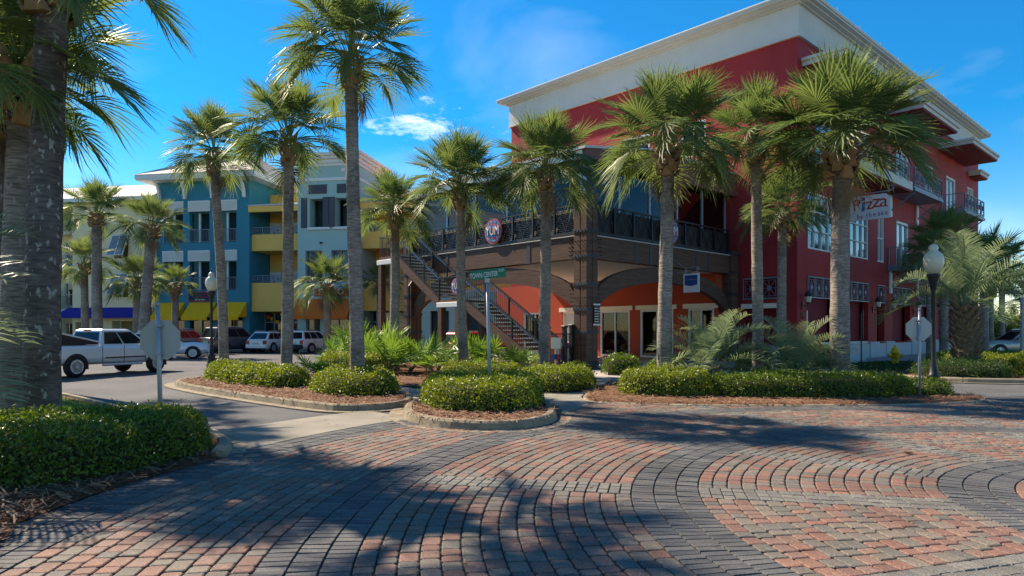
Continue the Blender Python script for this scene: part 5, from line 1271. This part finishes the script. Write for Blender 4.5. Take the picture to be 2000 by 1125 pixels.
# ---- hedges of small glossy leaves
def hedge(name, poly, H, label, mat, leaf=.055, dens=900, seed=1, z0=.05, rr=.30, lump=.10, ragged=.075, cat='hedge', core=.10, asp=.5, group=None):
    rnd = np.random.default_rng(seed); P = np.array(chaikin(poly, 2)); n = len(P); xs, ys = P[:,0], P[:,1]
    A = P; B = np.roll(P, -1, axis=0)
    def edge_dist(Q):
        d = np.full(len(Q), 1e9)
        for a, b in zip(A, B):
            ab = b-a; t = np.clip(((Q-a)@ab)/(ab@ab+1e-9), 0, 1); d = np.minimum(d, np.hypot(*(Q-(a+t[:,None]*ab)).T))
        return d
    def inside(Q):
        c = np.zeros(len(Q), bool)
        for (x0,y0),(x1,y1) in zip(A, B):
            m = (y0 > Q[:,1]) != (y1 > Q[:,1]); xi = (x1-x0)*(Q[:,1]-y0)/(y1-y0+1e-12)+x0; c ^= m & (Q[:,0] < xi)
        return c
    k = rnd.uniform(0, 6.28, 6)
    def lumpf(Q): return lump*(np.sin(Q[:,0]*3.1+k[0])*np.sin(Q[:,1]*3.6+k[1])+.6*np.sin(Q[:,0]*6.7+k[2])*np.cos(Q[:,1]*7.3+k[3])+.4*np.sin(Q[:,0]*1.3+k[4]+Q[:,1]*1.1))
    def hf(Q, d): 
        s = np.clip(d/rr, 0, 1); return np.maximum(.06, (H+lumpf(Q))*np.sqrt(np.clip(1-(1-s)**2.4, 0, 1)))
    w = np.array([xs.max()-xs.min(), ys.max()-ys.min()]); area_ = abs(area([tuple(p) for p in P]))/2; per = np.hypot(*(B-A).T).sum()
    N = int(area_*dens)
    Q = np.empty((0,2))
    while len(Q) < N:
        q = np.array([xs.min(), ys.min()])+rnd.random((N*2,2))*w; Q = np.vstack([Q, q[inside(q)]])
    Q = Q[:N]; d = edge_dist(Q); Z = hf(Q, d)
    # extra leaves on the flanks
    M_ = int(per*H*dens*1.15); i = rnd.choice(n, M_, p=np.hypot(*(B-A).T)/per); t = rnd.random(M_)[:,None]; E = A[i]*(1-t)+B[i]*t
    cen = P.mean(axis=0); tang = (B-A)[i]; nr = np.stack([tang[:,1], -tang[:,0]], 1); nr /= np.linalg.norm(nr, axis=1)[:,None]+1e-9
    sgn = 1 if area([tuple(p) for p in P]) > 0 else -1; nr *= sgn
    zz = rnd.random(M_)*H*.95+.02; s = 1-np.power(np.clip(1-(zz/H)**2, 0, 1), 1/2.4); E2 = E-nr*(s*rr)[:,None]
    E2 += nr*(lumpf(E2)*.5)[:,None]
    Q3 = np.vstack([np.c_[Q, Z], np.c_[E2, zz]])
    nrm = np.vstack([np.c_[np.zeros((N,2)), np.ones(N)], np.c_[nr, .35*np.ones(M_)]])
    T = len(Q3); nrm = nrm+rnd.normal(0, .55, (T,3)); nrm /= np.linalg.norm(nrm, axis=1)[:,None]
    sh = (rnd.random(T) < .03)*rnd.uniform(.5, 2.2, T)
    Q3 = Q3+nrm*(rnd.uniform(-.6, 1.0, T)+sh)[:,None]*ragged+rnd.normal(0, .014, (T,3))
    tv = np.cross(nrm, rnd.normal(0,1,(T,3))); tv /= np.linalg.norm(tv, axis=1)[:,None]; sv = np.cross(nrm, tv)
    tv = tv*.8+nrm*.6; L_ = leaf*rnd.uniform(.65, 1.25, T)[:,None]
    b0 = Q3; tip = Q3+tv*L_; l = Q3+tv*L_*.5+sv*L_*asp*.5+nrm*L_*.10; r = Q3+tv*L_*.5-sv*L_*asp*.5+nrm*L_*.10
    V = np.stack([b0, r, tip, l], 1).reshape(-1,3); V[:,2] = np.maximum(V[:,2], .015)+z0
    I = np.arange(T)*4; Fc = np.stack([np.stack([I,I+1,I+2],1), np.stack([I,I+2,I+3],1)], 1).reshape(-1,3)
    c = [float(v) for v in cen]; V[:,0] -= c[0]; V[:,1] -= c[1]
    th = thing(name, label, cat, (c[0],c[1],0), 0, group); o = link('foliage', np_mesh('foliage', V, Fc, mat), th); o['kind'] = 'stuff'
    # closed dark core in place of twigs, added to block light through the leaves
    mb = MB(); prev = None; rings = []
    for ins, zz in ((.10,0.0),(.10,H*.35),(.16,H*.62),(.28,H*.80),(.45,H*.86)):
        rings.append([((p[0]-c[0])*(1-ins*.0)-(q[0]*ins), (p[1]-c[1])-(q[1]*ins), zz+z0-.02) for p, q in zip(P, _normals(P, sgn))])
    Vv = [p for r_ in rings for p in r_]; Ff = []
    for k2 in range(len(rings)-1):
        for i2 in range(n): j2 = (i2+1)%n; Ff.append((k2*n+i2,k2*n+j2,(k2+1)*n+j2,(k2+1)*n+i2))
    Ff.append(tuple(range((len(rings)-1)*n, len(rings)*n))); mb.add(Vv, Ff); mb.build('light_block_core', m_core, th)
    return th
def _normals(P, sgn):
    res = []; n = len(P)
    for i in range(n):
        t = P[(i+1)%n]-P[i-1]; t = t/(np.linalg.norm(t)+1e-9); res.append((t[1]*sgn, -t[0]*sgn))
    return res
hedge('hedge', [(-9.5,6.5),(-7,6.9),(-5.6,7.1),(-4.95,7.1),(-4.5,7.8),(-4.2,8.6),(-4.2,9.4),(-4.7,10.2),(-5.6,10.35),(-6.5,9.9),(-7.5,9.5),(-9.8,9.1)], .50, 'dense dark green clipped hedge between the lawn palms and the paved plaza', m_leafB, .058, 1500, 1, .03, .30, .035, .06)
hedge('hedge', [(-10.2,22.3),(-9.4,21.2),(-8.4,20.1),(-6.3,18.2),(-5.5,19.1),(-7.1,21.2),(-9.2,23.1)], .46, 'low yellow-green hedge along the lamp half of the long island', m_leafA, .075, 900, 2, .12)
hedge('hedge', [(-5.3,17.6),(-4.6,16.6),(-3.9,16.05),(-3.2,16.2),(-2.85,17.0),(-3.2,18.3),(-4.2,18.7),(-5.0,18.5)], .46, 'low yellow-green hedge around the tallest slim palm', m_leafA, .07, 1000, 3, .12)
hedge('hedge', [(-2.0,14.9),(-1.75,13.8),(-1.0,13.0),(.0,13.0),(.55,13.8),(.65,15.3),(.2,16.3),(-1.2,16.4),(-1.95,16)], .52, 'clipped hedge filling the small kerbed island with the street name post', m_leafA, .062, 1300, 4, .12, .28, .05)
hedge('hedge', [(.3,18.7),(1.2,18.0),(2.0,18.5),(2.5,20),(2.2,21.2),(1.0,21),(.1,20)], .52, 'rounded yellow-green hedge behind the small island beside the path', m_leafA, .07, 900, 5, .05)
hedge('hedge', [(-2.6,22.4),(-1.2,21.2),(.3,21.0),(.3,22.4),(-1.6,23.3)], .55, 'yellow-green hedge below the stairs behind the path', m_leafA, .07, 800, 6, .05)
hedge('hedge', [(-7.4,25.3),(-6.4,24.2),(-5.0,24),(-4.4,25),(-5.5,26.3),(-7,26.5)], .66, 'bright rounded bush at the edge of the palmettos by the car park', m_leafA, .08, 700, 7, .08)
hedge('hedge', [(2.75,17.6),(3.3,16.9),(4.1,16.6),(4.9,16.8),(5.2,17.6),(4.6,18.5),(3.0,18.7)], .60, 'fuller yellow-green hedge end around the broad palm beside the path', m_leafA, .066, 1200, 8, .04)
hedge('hedge', [(4.9,16.7),(7,16.3),(9,16.45),(10.1,16.8),(10.3,17.9),(9,18.1),(6,18.1),(5.2,18.0)], .50, 'long dark clipped hedge in the right-hand island below the feathery palms', m_leafB, .062, 1200, 9, .04, .28, .05)
hedge('hedge', [(10.2,16.9),(11.0,16.9),(11.3,17.5),(10.8,18.1),(10.2,17.9)], .34, 'ragged low end of the right-hand hedge at the stop sign post', m_leafB, .062, 1000, 10, .04, .25, .06, .10)
hedge('shrub', [(3.3,24.6),(4.5,24.4),(4.9,25.6),(3.7,26.0)], .62, 'dark green shrub beside the foot of the deck corner column', m_leafB, .075, 700, 11, .08)
hedge('shrub', [(5.1,25.0),(6.4,24.9),(6.6,26.2),(5.3,26.3)], .5, 'low dark shrub in front of the shop doors under the deck', m_leafB, .075, 600, 12, .08)
hedge('shrub', [(9.2,27.4),(10.6,27.3),(10.9,28.7),(9.5,28.8)], .98, 'round dark shrub in front of the white garden wall', m_leafB, .085, 600, 13, .08, .5)
hedge('shrub', [(11.2,27.4),(13.0,27.9),(14.6,30.8),(13.6,31.2),(11.4,29.4)], .95, 'long dark shrub mass at the building corner behind the stout palm', m_leafB, .085, 500, 14, .08, .5)
hedge('juniper', [(14.1,23.4),(15.6,22.5),(17.0,22.7),(17.2,24.6),(14.9,25.3)], .42, 'feathery green juniper bed at the kerb below the shaggy palm', m_leafC, .11, 800, 15, .09, .4, .08, .13, 'shrub', asp=.22)
hedge('hedge', [(17.2,22.6),(20.5,22.6),(25,23.6),(25,25.4),(18,25)], .66, 'bright leafy hedge at the roadside kerb right of the juniper bed', m_leafA, .085, 650, 16, .09, .4)
hedge('shrub', [(17.0,27.2),(20,27),(24,28.2),(29,29),(29,31),(22,31),(17.8,29.6)], .5, 'low yellow-green planting behind the shaggy palm trunk', m_leafA, .09, 420, 17, .09)
hedge('shrub', [(13.8,27.6),(15.4,26.2),(16.8,27.6),(18.4,31.4),(20,33.2),(17.5,33),(14.8,30.3)], .07, 'dark ground-cover planting around the yellow hydrant', m_leafC, .10, 500, 18, .05, .3, .015, .06, asp=.25)
hedge('shrub', [(20.5,31.2),(30,31.6),(32,33),(27,36.5),(21,34.2)], .4, 'shaded low planting along the white plinth', m_leafB, .1, 260, 19, .09)
# bushes at the far right and a scrubby tree by the sea
hedge('shrub', [(41,58),(44,58),(45,61),(41.5,61.5)], 2.2, 'light green scrub bush beyond the silver car', m_leafA, .25, 90, 20, 0, 1.2, .3, .3)
hedge('shrub', [(46,66),(52,66),(53,71),(47,71)], 3.0, 'rounded green tree clump near the sea', m_leafB, .3, 70, 21, 0, 1.6, .4, .4)
# ================================================================== VEHICLES
def paint(name, col, metal=0.3):
    return M(name, col, 0.28, 0.03, 1.0, spec=0.5, metal=metal, coat=0.5)
m_pw = paint('white_paint', (0.74,0.74,0.74), 0.0); m_ps = paint('silver_paint', (0.62,0.65,0.69), .15); m_pg = paint('graphite_paint', (0.085,0.092,0.105), .4)
m_pt = paint('taupe_paint', (0.19,0.185,0.17), .3); m_pr = paint('red_paint', (0.42,0.012,0.018), .1); m_pc = paint('champagne_paint', (0.30,0.28,0.25), .4)
def wheel(parent, x, y, r, side, w=.24):
    mb = MB(); s = side
    mb.lathe([(0,-w/2),(r*.62,-w/2),(r*.93,-w/2+.01),(r,-w/2+.05),(r,w/2-.05),(r*.93,w/2-.01),(r*.62,w/2),(r*.60,w/2-.05),(0,w/2-.06)], 24, (x,y,r), axis='y'); wh = mb.build('wheel', m_rubber, parent, True)
    ri = MB(); yo = y+s*(w/2+.004)
    ri.lathe([(r*.50,-.01),(r*.64,-.01),(r*.65,.012),(r*.60,.012),(r*.5,-.01)], 24, (x,yo,r), axis='y'); ri.lathe([(0,-.02),(r*.14,-.02),(r*.12,.01),(0,.012)], 10, (x,yo,r), axis='y')
    for k in range(5):
        a = 2*math.pi*k/5+.3; c, n_ = math.cos(a), math.sin(a)
        ri.beam((x+c*r*.1,yo-s*.005,r+n_*r*.1), (x+c*r*.6,yo-s*.005,r+n_*r*.6), .03, r*.17, up=(-n_,0,c))
    ri.build('rim', m_chrome, wh); return wh
def car(name, label, loc, rz, body, L, W, H, belt, stations, house, wr, wx, cat='car', bed=None, trim=None, details=()):
    """stations: (x, bottom z, shoulder z, half-width factor) from tail (x<0) to nose; house: rear base, rear roof, front roof, front base x"""
    t = thing(name, label, cat, loc, rz); hw = W/2
    mb = MB(); V = []; F = []; prof = None
    for x, zb, zs, k in stations:
        w = hw*k; pr = [(w*.82,zb),(w*.97,zb+.10),(w,zb+.28),(w*.995,zs-.22),(w*.955,zs-.05),(w*.90,zs)]
        ring = [(x,-a,z) for a,z in pr]+[(x,0,zs+.02)]+[(x,a,z) for a,z in reversed(pr)]; V += ring
    k = 13
    for i in range(len(stations)-1):
        for j in range(k): q = (j+1) % k; F.append((i*k+j,i*k+q,(i+1)*k+q,(i+1)*k+j))
    F += [tuple(range(k)), tuple(range((len(stations)-1)*k, len(stations)*k))[::-1]]; mb.add(V, F)
    b = mb.build('body', body, t, False)
    for p in b.data.polygons: p.use_smooth = len(p.vertices) == 4
    # greenhouse
    xrb, xrr, xfr, xfb = house; wb, wt = hw*.90, hw*.70; zb, zt = belt-.03, H
    P = {}
    for s in (-1, 1):
        P[s] = [Vector((xrb,s*wb,zb)), Vector((xrr,s*wt,zt-.05)), Vector((xfr,s*wt,zt-.05)), Vector((xfb,s*wb,zb))]
    g_ = MB(); R0 = [(xrr+.10,-wt*.86,zt),(xfr-.12,-wt*.86,zt),(xfr-.12,wt*.86,zt),(xrr+.10,wt*.86,zt)]
    V = [*P[-1], *P[1], *R0]
    g_.add(V, [(0,1,2,3),(7,6,5,4),(0,4,5,1),(3,2,6,7),(1,5,11,8),(2,9,10,6),(1,8,9,2),(5,6,10,11),(8,11,10,9),(0,3,7,4)]); gh = g_.build('cabin', body, t)
    def pan(name, quad, mat, off):
        a, b_, c, d = [Vector(q) for q in quad]; n = (b_-a).cross(d-a).normalized()*off; m = MB(); m.add([a+n,b_+n,c+n,d+n],[(0,1,2,3)]); 
        m.v += [tuple(Vector(q)-n*.6) for q in m.v[:4]]; m.f += [(0,4,5,1),(1,5,6,2),(2,6,7,3),(3,7,4,0)]; m.m += [0]*4; return m.build(name, mat, gh)
    def bil(Q, u, v): return (Q[0]*(1-u)+Q[3]*u)*(1-v)+(Q[1]*(1-u)+Q[2]*u)*v
    for s in (-1, 1):
        n = 3 if (xfb-xrb) > 2.6 and bed is None else 2; cuts = [.05,.34,.64,.95] if n == 3 else [.06,.46,.95]
        for i in range(n):
            u0 = cuts[i]+.015; u1 = cuts[i+1]-.015; q = [bil(P[s],u0,.12), bil(P[s],u0,.88), bil(P[s],u1,.88), bil(P[s],u1,.12)]
            pan('side_window', q if s < 0 else q[::-1], m_carglass, -.012 if s < 0 else -.012)
    rq = [P[-1][0],P[-1][1],P[1][1],P[1][0]]; fq = [P[1][3],P[1][2],P[-1][2],P[-1][3]]
    def shr(Q, a=.07, c=.12): return [bil(Q,a,c), bil(Q,a,1-c), bil(Q,1-a,1-c), bil(Q,1-a,c)]
    pan('rear_window', shr(rq)[::-1], m_carglass, -.012); pan('windscreen', shr(fq)[::-1], m_carglass, -.012)
    # wheels, arches, lamps, bumpers
    for x in wx:
        for s in (-1, 1):
            a = MB(); n = 18; y0 = s*(hw*.985); y1 = s*(hw*1.012); Rr = wr*1.19
            pts = [(x+Rr*math.cos(math.pi*i/n), wr+Rr*math.sin(math.pi*i/n)) for i in range(n+1)]+[(x-Rr,wr*.72),(x+Rr,wr*.72)]
            a.extr([(p[0],y0,p[1]) for p in pts], (0,y1-y0,0)); a.build('wheel_arch', m_blackpl, t)
            wheel(t, x, s*(hw-.095), wr, s)
    xr = stations[0][0]; xf = stations[-1][0]; zb0 = stations[0][1]
    for s in (-1, 1):
        m = MB(); m.bbox(xr-.03,xr+.16,s*hw*.62,s*hw*.93,belt-.36,belt-.06,.02); m.build('tail_lamp', m_tail, t)
        m = MB(); m.bbox(xf-.16,xf+.02,s*hw*.52,s*hw*.90,stations[-1][2]-.26,stations[-1][2]-.10,.02); m.build('headlamp', m_glassl, t)
        m = MB(); m.bbox(xfb-.45,xfb-.28,s*hw*.98,s*(hw+.20),belt+.02,belt+.20,.03); m.build('mirror', trim or body, t)
        m = MB()
        for dx in ((xrb+xfb)/2-.35, (xrb+xfb)/2+.65): m.box(dx,dx+.2,s*hw*.99,s*(hw*1.012),belt-.20,belt-.15)
        build_each(m, 'door_handle', trim or body, t)
    m = MB(); m.bbox(xr-.08,xr+.12,-hw*.93,hw*.93,zb0-.02,zb0+.26,.03); m.build('bumper', trim or body, t)
    m = MB(); m.bbox(xf-.12,xf+.06,-hw*.88,hw*.88,zb0+.0,zb0+.25,.03); m.build('bumper', trim or body, t)
    m = MB(); m.box(xr-.055,xr-.03,-.26,.26,belt-.42,belt-.26); m.build('number_plate', m_plate, t)
    m = MB(); m.box(xr-.02,xf-.1,-hw*.8,hw*.8,zb0-.10,zb0+.1); m.build('underbody', m_blackpl, t)
    return t
m_glassl = M('lamp_lens', (0.55,0.57,0.60), 0.1, 0.1, 3, spec=.7)
def suv_st(L, zb, belt, hood): 
    h = L/2; return [(-h,zb+.12,belt-.05,.90),(-h+.10,zb+.02,belt,.97),(-h+.5,zb,belt,1.0),(0,zb,belt-.01,1.0),(h-1.35,zb,belt-.03,1.0),(h-.9,zb,hood+.02,.99),(h-.25,zb+.02,hood-.08,.95),(h,zb+.12,hood-.22,.82)]
def suv(name, label, x, y, rz, body, L, W, H, wr=.37, belt=None, trim=None, rear=.22, hood=None, front=1.75):
    belt = belt or H*.60; hood = hood or belt-.02; h = L/2
    t = car(name, label, (x,y,-.03), rz, body, L, W, H, belt, suv_st(L,.28,belt,hood), (-h+.12,-h+.12+rear,h-front-.72,h-front+.12), wr, (-h+.88,h-.92), trim=trim)
    m = MB(); [m.beam((-h+.8,s*W*.33,H+.05),(h-front-.8,s*W*.33,H+.05),.04,.04) for s in (-1,1)]; build_each(m, 'roof_rail', m_blackpl if trim else m_chrome, t)
    return t
HD = R(78)                                # cars nose-in to the shops
suv('parked_suv', 'boxy white suv with dark bumper parked nose-in before the teal tower', at(606,51.2), 52.6, R(62), m_pw, 4.4, 1.78, 1.70, .36, 1.04, m_blackpl, .14)
suv('parked_suv', 'white rounded crossover parked between the graphite and boxy white cars', at(524,52.0), 53.2, R(76), m_pw, 4.6, 1.86, 1.62, .38, 1.02, None, .62)
suv('parked_suv', 'large graphite grey suv with chrome wheels parked behind the slim palms', at(446,51.2), 52.6, R(60), m_pg, 5.2, 2.0, 1.95, .42, 1.18, None, .30)
suv('parked_suv', 'older taupe grey suv parked before the yellow awnings', at(360,52.5), 53.6, R(55), m_pt, 4.8, 1.85, 1.78, .38, 1.08, None, .16)
suv('parked_car', 'pale silver car parked behind the pickup cab', at(312,40.0), 41.0, R(20), m_ps, 4.7, 1.84, 1.62, .36, 1.0, None, .6)
suv('parked_car', 'bright red car parked behind the timber stair posts', at(925,40.0), 41.5, R(40), m_pr, 4.7, 1.84, 1.62, .36, 1.0, None, .6)
suv('parked_suv', 'champagne crossover parked at the far kerb beside the shaggy palm', at(1985,44.0), 44.0, R(180-6), m_pc, 4.9, 1.92, 1.74, .39, 1.08, None, .5)
# white crew-cab pickup
def pickup():
    rx, ry = -15.9, 24.6; fx, fy = -14.75, 27.95; a = math.atan2(fy-ry, fx-rx); wb = 3.56
    cx, cy = (rx+fx)/2, (ry+fy)/2; off = .86; cx -= math.cos(a-R(90))*off; cy -= math.sin(a-R(90))*off
    h = 2.9; belt = 1.16
    st_ = [(-2.95,.55,1.14,.95),(-2.85,.46,1.17,.99),(-2.0,.46,1.17,1.0),(-.72,.46,1.17,1.0),(0.4,.44,1.15,1.0),(1.25,.44,1.12,1.0),(1.5,.44,1.14,.99),(2.5,.46,1.06,.96),(2.85,.55,.90,.84)]
    t = car('pickup_truck', 'silver-white crew cab pickup truck with a raised dark bed cover behind the lawn palms', (cx,cy,-.03), a, m_ps, 5.8, 1.95, 1.78, belt, st_, (-.75,-.52,.72,1.55), .40, (-wb/2,wb/2), 'truck', bed=True, trim=None)
    m = MB(); m.add([(-2.9,-.85,1.20),(-.80,-.85,1.20),(-.80,.85,1.20),(-2.9,.85,1.20),(-2.9,-.85,1.72),(-.80,-.85,1.26),(-.80,.85,1.26),(-2.9,.85,1.72)],[(0,1,2,3),(4,7,6,5),(0,4,5,1),(2,6,7,3),(3,7,4,0),(1,5,6,2)]); m.build('bed_cover', m_blackpl, t)
    m = MB()
    for s in (-1,1): m.beam((-2.95,s*.88,1.76),(-.76,s*.88,1.28),.06,.05)
    build_each(m, 'cover_edge', m_ps, t)
    m = MB()
    for s in (-1,1): m.box(-.6,1.2,s*.975,s*.99,.66,.71)
    build_each(m, 'side_moulding', m_blackpl, t)
    m = MB()
    for s in (-1,1): m.tube([(-.75,s*1.02,.42),(1.0,s*1.02,.42)],.05,8)
    build_each(m, 'side_step', m_chrome, t)
    m = MB()
    for s in (-1,1):
        for x in (-.72,.22,1.22): m.box(x-.008,x+.008,s*.972,s*.982,.5,1.14)
    build_each(m, 'door_seam', m_blackpl, t)
    m = MB(); m.box(-.58,-.54,-.2,.2,1.70,1.76); m.build('brake_lamp', m_tail, t)
pickup()
# ================================================================== STREET FURNITURE
def lamp_post(x, y, label, h=4.1, base=0.0):
    t = thing('street_lamp', label, 'street lamp', (x,y,base)); s = h/4.1
    mb = MB(); mb.lathe([(.20,0),(.20,.10),(.17,.14),(.15,.42),(.17,.46),(.11,.52),(.085,.75),(.062,.9),(.055,2.75),(.075,2.80),(.11,3.0),(.16,3.14),(.17,3.20),(.0,3.20)], 14); mb.v = [(a*s,b*s,c*s) for a,b,c in mb.v]; mb.build('post', m_iron, t, True)
    mb = MB(); mb.lathe([(.13,3.20),(.235,3.42),(.25,3.58),(.22,3.72),(.13,3.80),(.10,3.84),(.125,3.90),(.10,3.96),(.05,4.0),(.0,4.03)], 20); mb.v = [(a*s,b*s,c*s) for a,b,c in mb.v]; mb.build('globe', m_globe, t, True)
    mb = MB(); mb.lathe([(.03,4.02),(.02,4.08),(.03,4.12),(.0,4.16)], 8); mb.v = [(a*s,b*s,c*s) for a,b,c in mb.v]; mb.build('finial', m_iron, t)
lamp_post(at(1823,18.3), 18.3, 'black street lamp with acorn globe beside the stop sign at the red facade', 4.12, 0.0)
lamp_post(at(413,31.5), 31.5, 'black street lamp with acorn globe at the car park end of the long island', 4.5, 0.0)
def stop_sign(x, y, label, lean=(0,0), rz=0.0, rad=.305, zc=1.55, h=2.1):
    t = thing('stop_sign', label, 'road sign', (x,y,0), rz)
    mb = MB(); mb.tube([(0,0,-.05),(lean[0]*.5,lean[1]*.5,h*.5),(lean[0],lean[1],h)], .034, 10); mb.lathe([(.038,0),(.038,.05),(0,.06)],10,(lean[0],lean[1],h-.01)); mb.build('post', m_galv, t, True)
    lx = lean[0]*zc/h; pts = [(lx+rad/math.cos(R(22.5))*math.cos(R(22.5+45*i)), .05, zc+rad/math.cos(R(22.5))*math.sin(R(22.5+45*i))) for i in range(8)]
    mb = MB(); mb.extr(pts, (0,.006,0)); p = mb.build('sign_back', m_alu, t)
    mb = MB(); mb.extr([(q[0],.0565,q[2]) for q in pts], (0,.002,0)); mb.build('sign_face', m_sred, p)
    link('lettering', text_mesh('STOP', .2, .001, m_swhite), p, (lx,.06,zc), (R(90),0,R(180)))
    mb = MB()
    for z in (zc-.22, zc+.22): mb.box(lx-.06,lx+.06,-.045,.05,z-.015,z+.015)
    build_each(mb, 'clamp', m_galv, t)
stop_sign(at(315,10.6), 10.6, 'back of an octagonal sign on a leaning grey post in the lawn hedge', (-.055,0), R(2), .31, 1.55, 2.09)
stop_sign(at(1796,16.9), 16.9, 'back of an octagonal sign on a grey post by the street lamp', (0,0), R(-8), .30, 1.73, 2.2)
ns = thing('street_name_sign', 'green street name blade on a tall grey post in the small island', 'road sign', (at(959,14.6),14.6,0), 0)
mb = MB(); mb.tube([(0,0,0),(-.05,0,1.4),(-.08,0,2.74)], .036, 10); mb.build('post', m_galv, ns, True)
br = R(-24); bl = thing('tmp', None, None); bpy.data.objects.remove(bl)
mb = MB(); mb.bbox(-.055,.055,-.03,.03,2.72,2.82,.01); mb.build('cap_bracket', m_alu, ns, loc=(-.08,0,0))
mb = MB(); mb.box(-.42,.42,-.012,.012,-.105,.105); nb = mb.build('blade', m_sgreen, ns, loc=(-.07,0,2.91), rot=(0,R(-4),br))
for s in (1,-1):
    link('lettering', text_mesh('TOWN CENTER', .155, .001, m_swhite), nb, (-.09*s,-.0135*s,-.015), (R(90),0,0 if s > 0 else R(180)), (.60,1,1))
    link('lettering', text_mesh('LOOP', .085, .001, m_swhite), nb, (.33*s,-.0135*s,.045), (R(90),0,0 if s > 0 else R(180)), (.62,1,1))
hy = thing('fire_hydrant', 'yellow fire hydrant in the ground cover before the red facade', 'hydrant', (at(1748,31.0),31.0,.10))
hy.scale = (1.15,1.15,1.1)
mb = MB(); mb.lathe([(.19,0),(.19,.05),(.135,.06),(.13,.50),(.17,.51),(.17,.56),(.14,.57),(.13,.66),(.08,.74),(.05,.76),(.05,.83),(0,.84)], 14); mb.build('barrel', m_hyd, hy, True)
mb = MB(); mb.lathe([(.0,-.27),(.075,-.27),(.075,-.20),(.055,-.2),(.055,.2),(.075,.2),(.075,.27),(0,.27)], 10, (0,0,.40), axis='x'); mb.build('nozzle', m_hyd, hy)
mb = MB(); mb.lathe([(0,-.25),(.09,-.25),(.09,-.18),(.07,-.18),(.07,0),(0,0)], 10, (0,0,.34), axis='y'); mb.build('nozzle', m_hyd, hy)
pb = thing('pipe_stub', 'thin dark conduit post standing in the planting by the red piers', 'post', (at(1682,30.5),30.5,.08))
mb = MB(); mb.tube([(0,0,0),(0,0,2.4)],.03,8); mb.build('pole', m_iron, pb)
up = thing('utility_pole', 'grey utility pole at the road edge beside the champagne crossover', 'pole', (at(1998,30.0),30.0,0))
mb = MB(); mb.tube([(0,0,0),(0,0,3.1)],.11,10); mb.lathe([(.13,0),(.13,.06),(0,.1)],10,(0,0,3.08)); mb.build('pole', m_galv, up)
wr_ = thing('power_line', 'thin power cables crossing the sky toward the sea', 'cable', (0,0,0))
for z, z2 in ((11.8,11.3),(4.4,4.3)):
    mb = MB(); mb.tube([(50+i*9,78,z+(z2-z)*i/8-.25*math.sin(math.pi*i/8)) for i in range(9)],.03,5); mb.build('cable', m_wire, wr_)
# small clutter by the stairs
bn = thing('bench', 'small white slatted bench seen below the stair landing', 'bench', (at(866,36.0),36.0,.1), R(20))
mb = MB(); [mb.box(-.6,.6,-.2,-.16,.5+i*.14,.58+i*.14) for i in range(3)]; build_each(mb, 'back_slat', m_white, bn)
mb = MB(); mb.box(-.6,.6,-.2,.25,.40,.45); mb.build('seat', m_white, bn)
mb = MB(); [mb.box(x-.03,x+.03,y-.03,y+.03,0,.9 if y < 0 else .4) for x in (-.57,.57) for y in (-.17,.22)]; build_each(mb, 'leg', m_white, bn)
lf = thing('fallen_leaf', 'single curled brown leaf lying on the pavers', 'leaf', (*g(1772,887),.004), 0)
mb = MB(); mb.add([(-.09,0,.01),(0,-.035,.03),(.1,0,.012),(0,.035,.035),(0,0,.006)],[(0,1,4),(1,2,4),(2,3,4),(3,0,4)]); mb.build('blade', m_dead, lf)

# loose needles and leaf scraps blown onto the paving
def litter():
    rnd = random.Random(21); V = []; F = []
    while len(F) < 700:
        if rnd.random() < .75:
            e = rnd.choice((ISL1, ISL2, ISL3, BED_LEFT[:9])); i = rnd.randrange(len(e)-1); t = rnd.random(); x = e[i][0]*(1-t)+e[i+1][0]*t+rnd.gauss(0,.28); y = e[i][1]*(1-t)+e[i+1][1]*t-abs(rnd.gauss(0,.30))
        else: x = rnd.uniform(-4, 14); y = rnd.uniform(4, 15)
        if any(inpoly(x, y, p) for p in (ISL1, ISL2, ISL3, BED_LEFT)): continue
        a = rnd.uniform(0, 6.28); l = rnd.uniform(.015, .06); w = rnd.uniform(.004, .014); c, s = math.cos(a), math.sin(a); b = len(V); z = .008
        V += [(x-c*l,y-s*l,z),(x-s*w,y+c*w,z+.004),(x+c*l,y+s*l,z+.002),(x+s*w,y-c*w,z+.006)]; F.append((b,b+1,b+2,b+3))
    o = link('leaf_litter', np_mesh('leaf_litter', V, F, m_straw)); tag(o, 'scattered dry needles and leaf scraps on the plaza paving', 'leaf litter', kind='stuff')
litter()
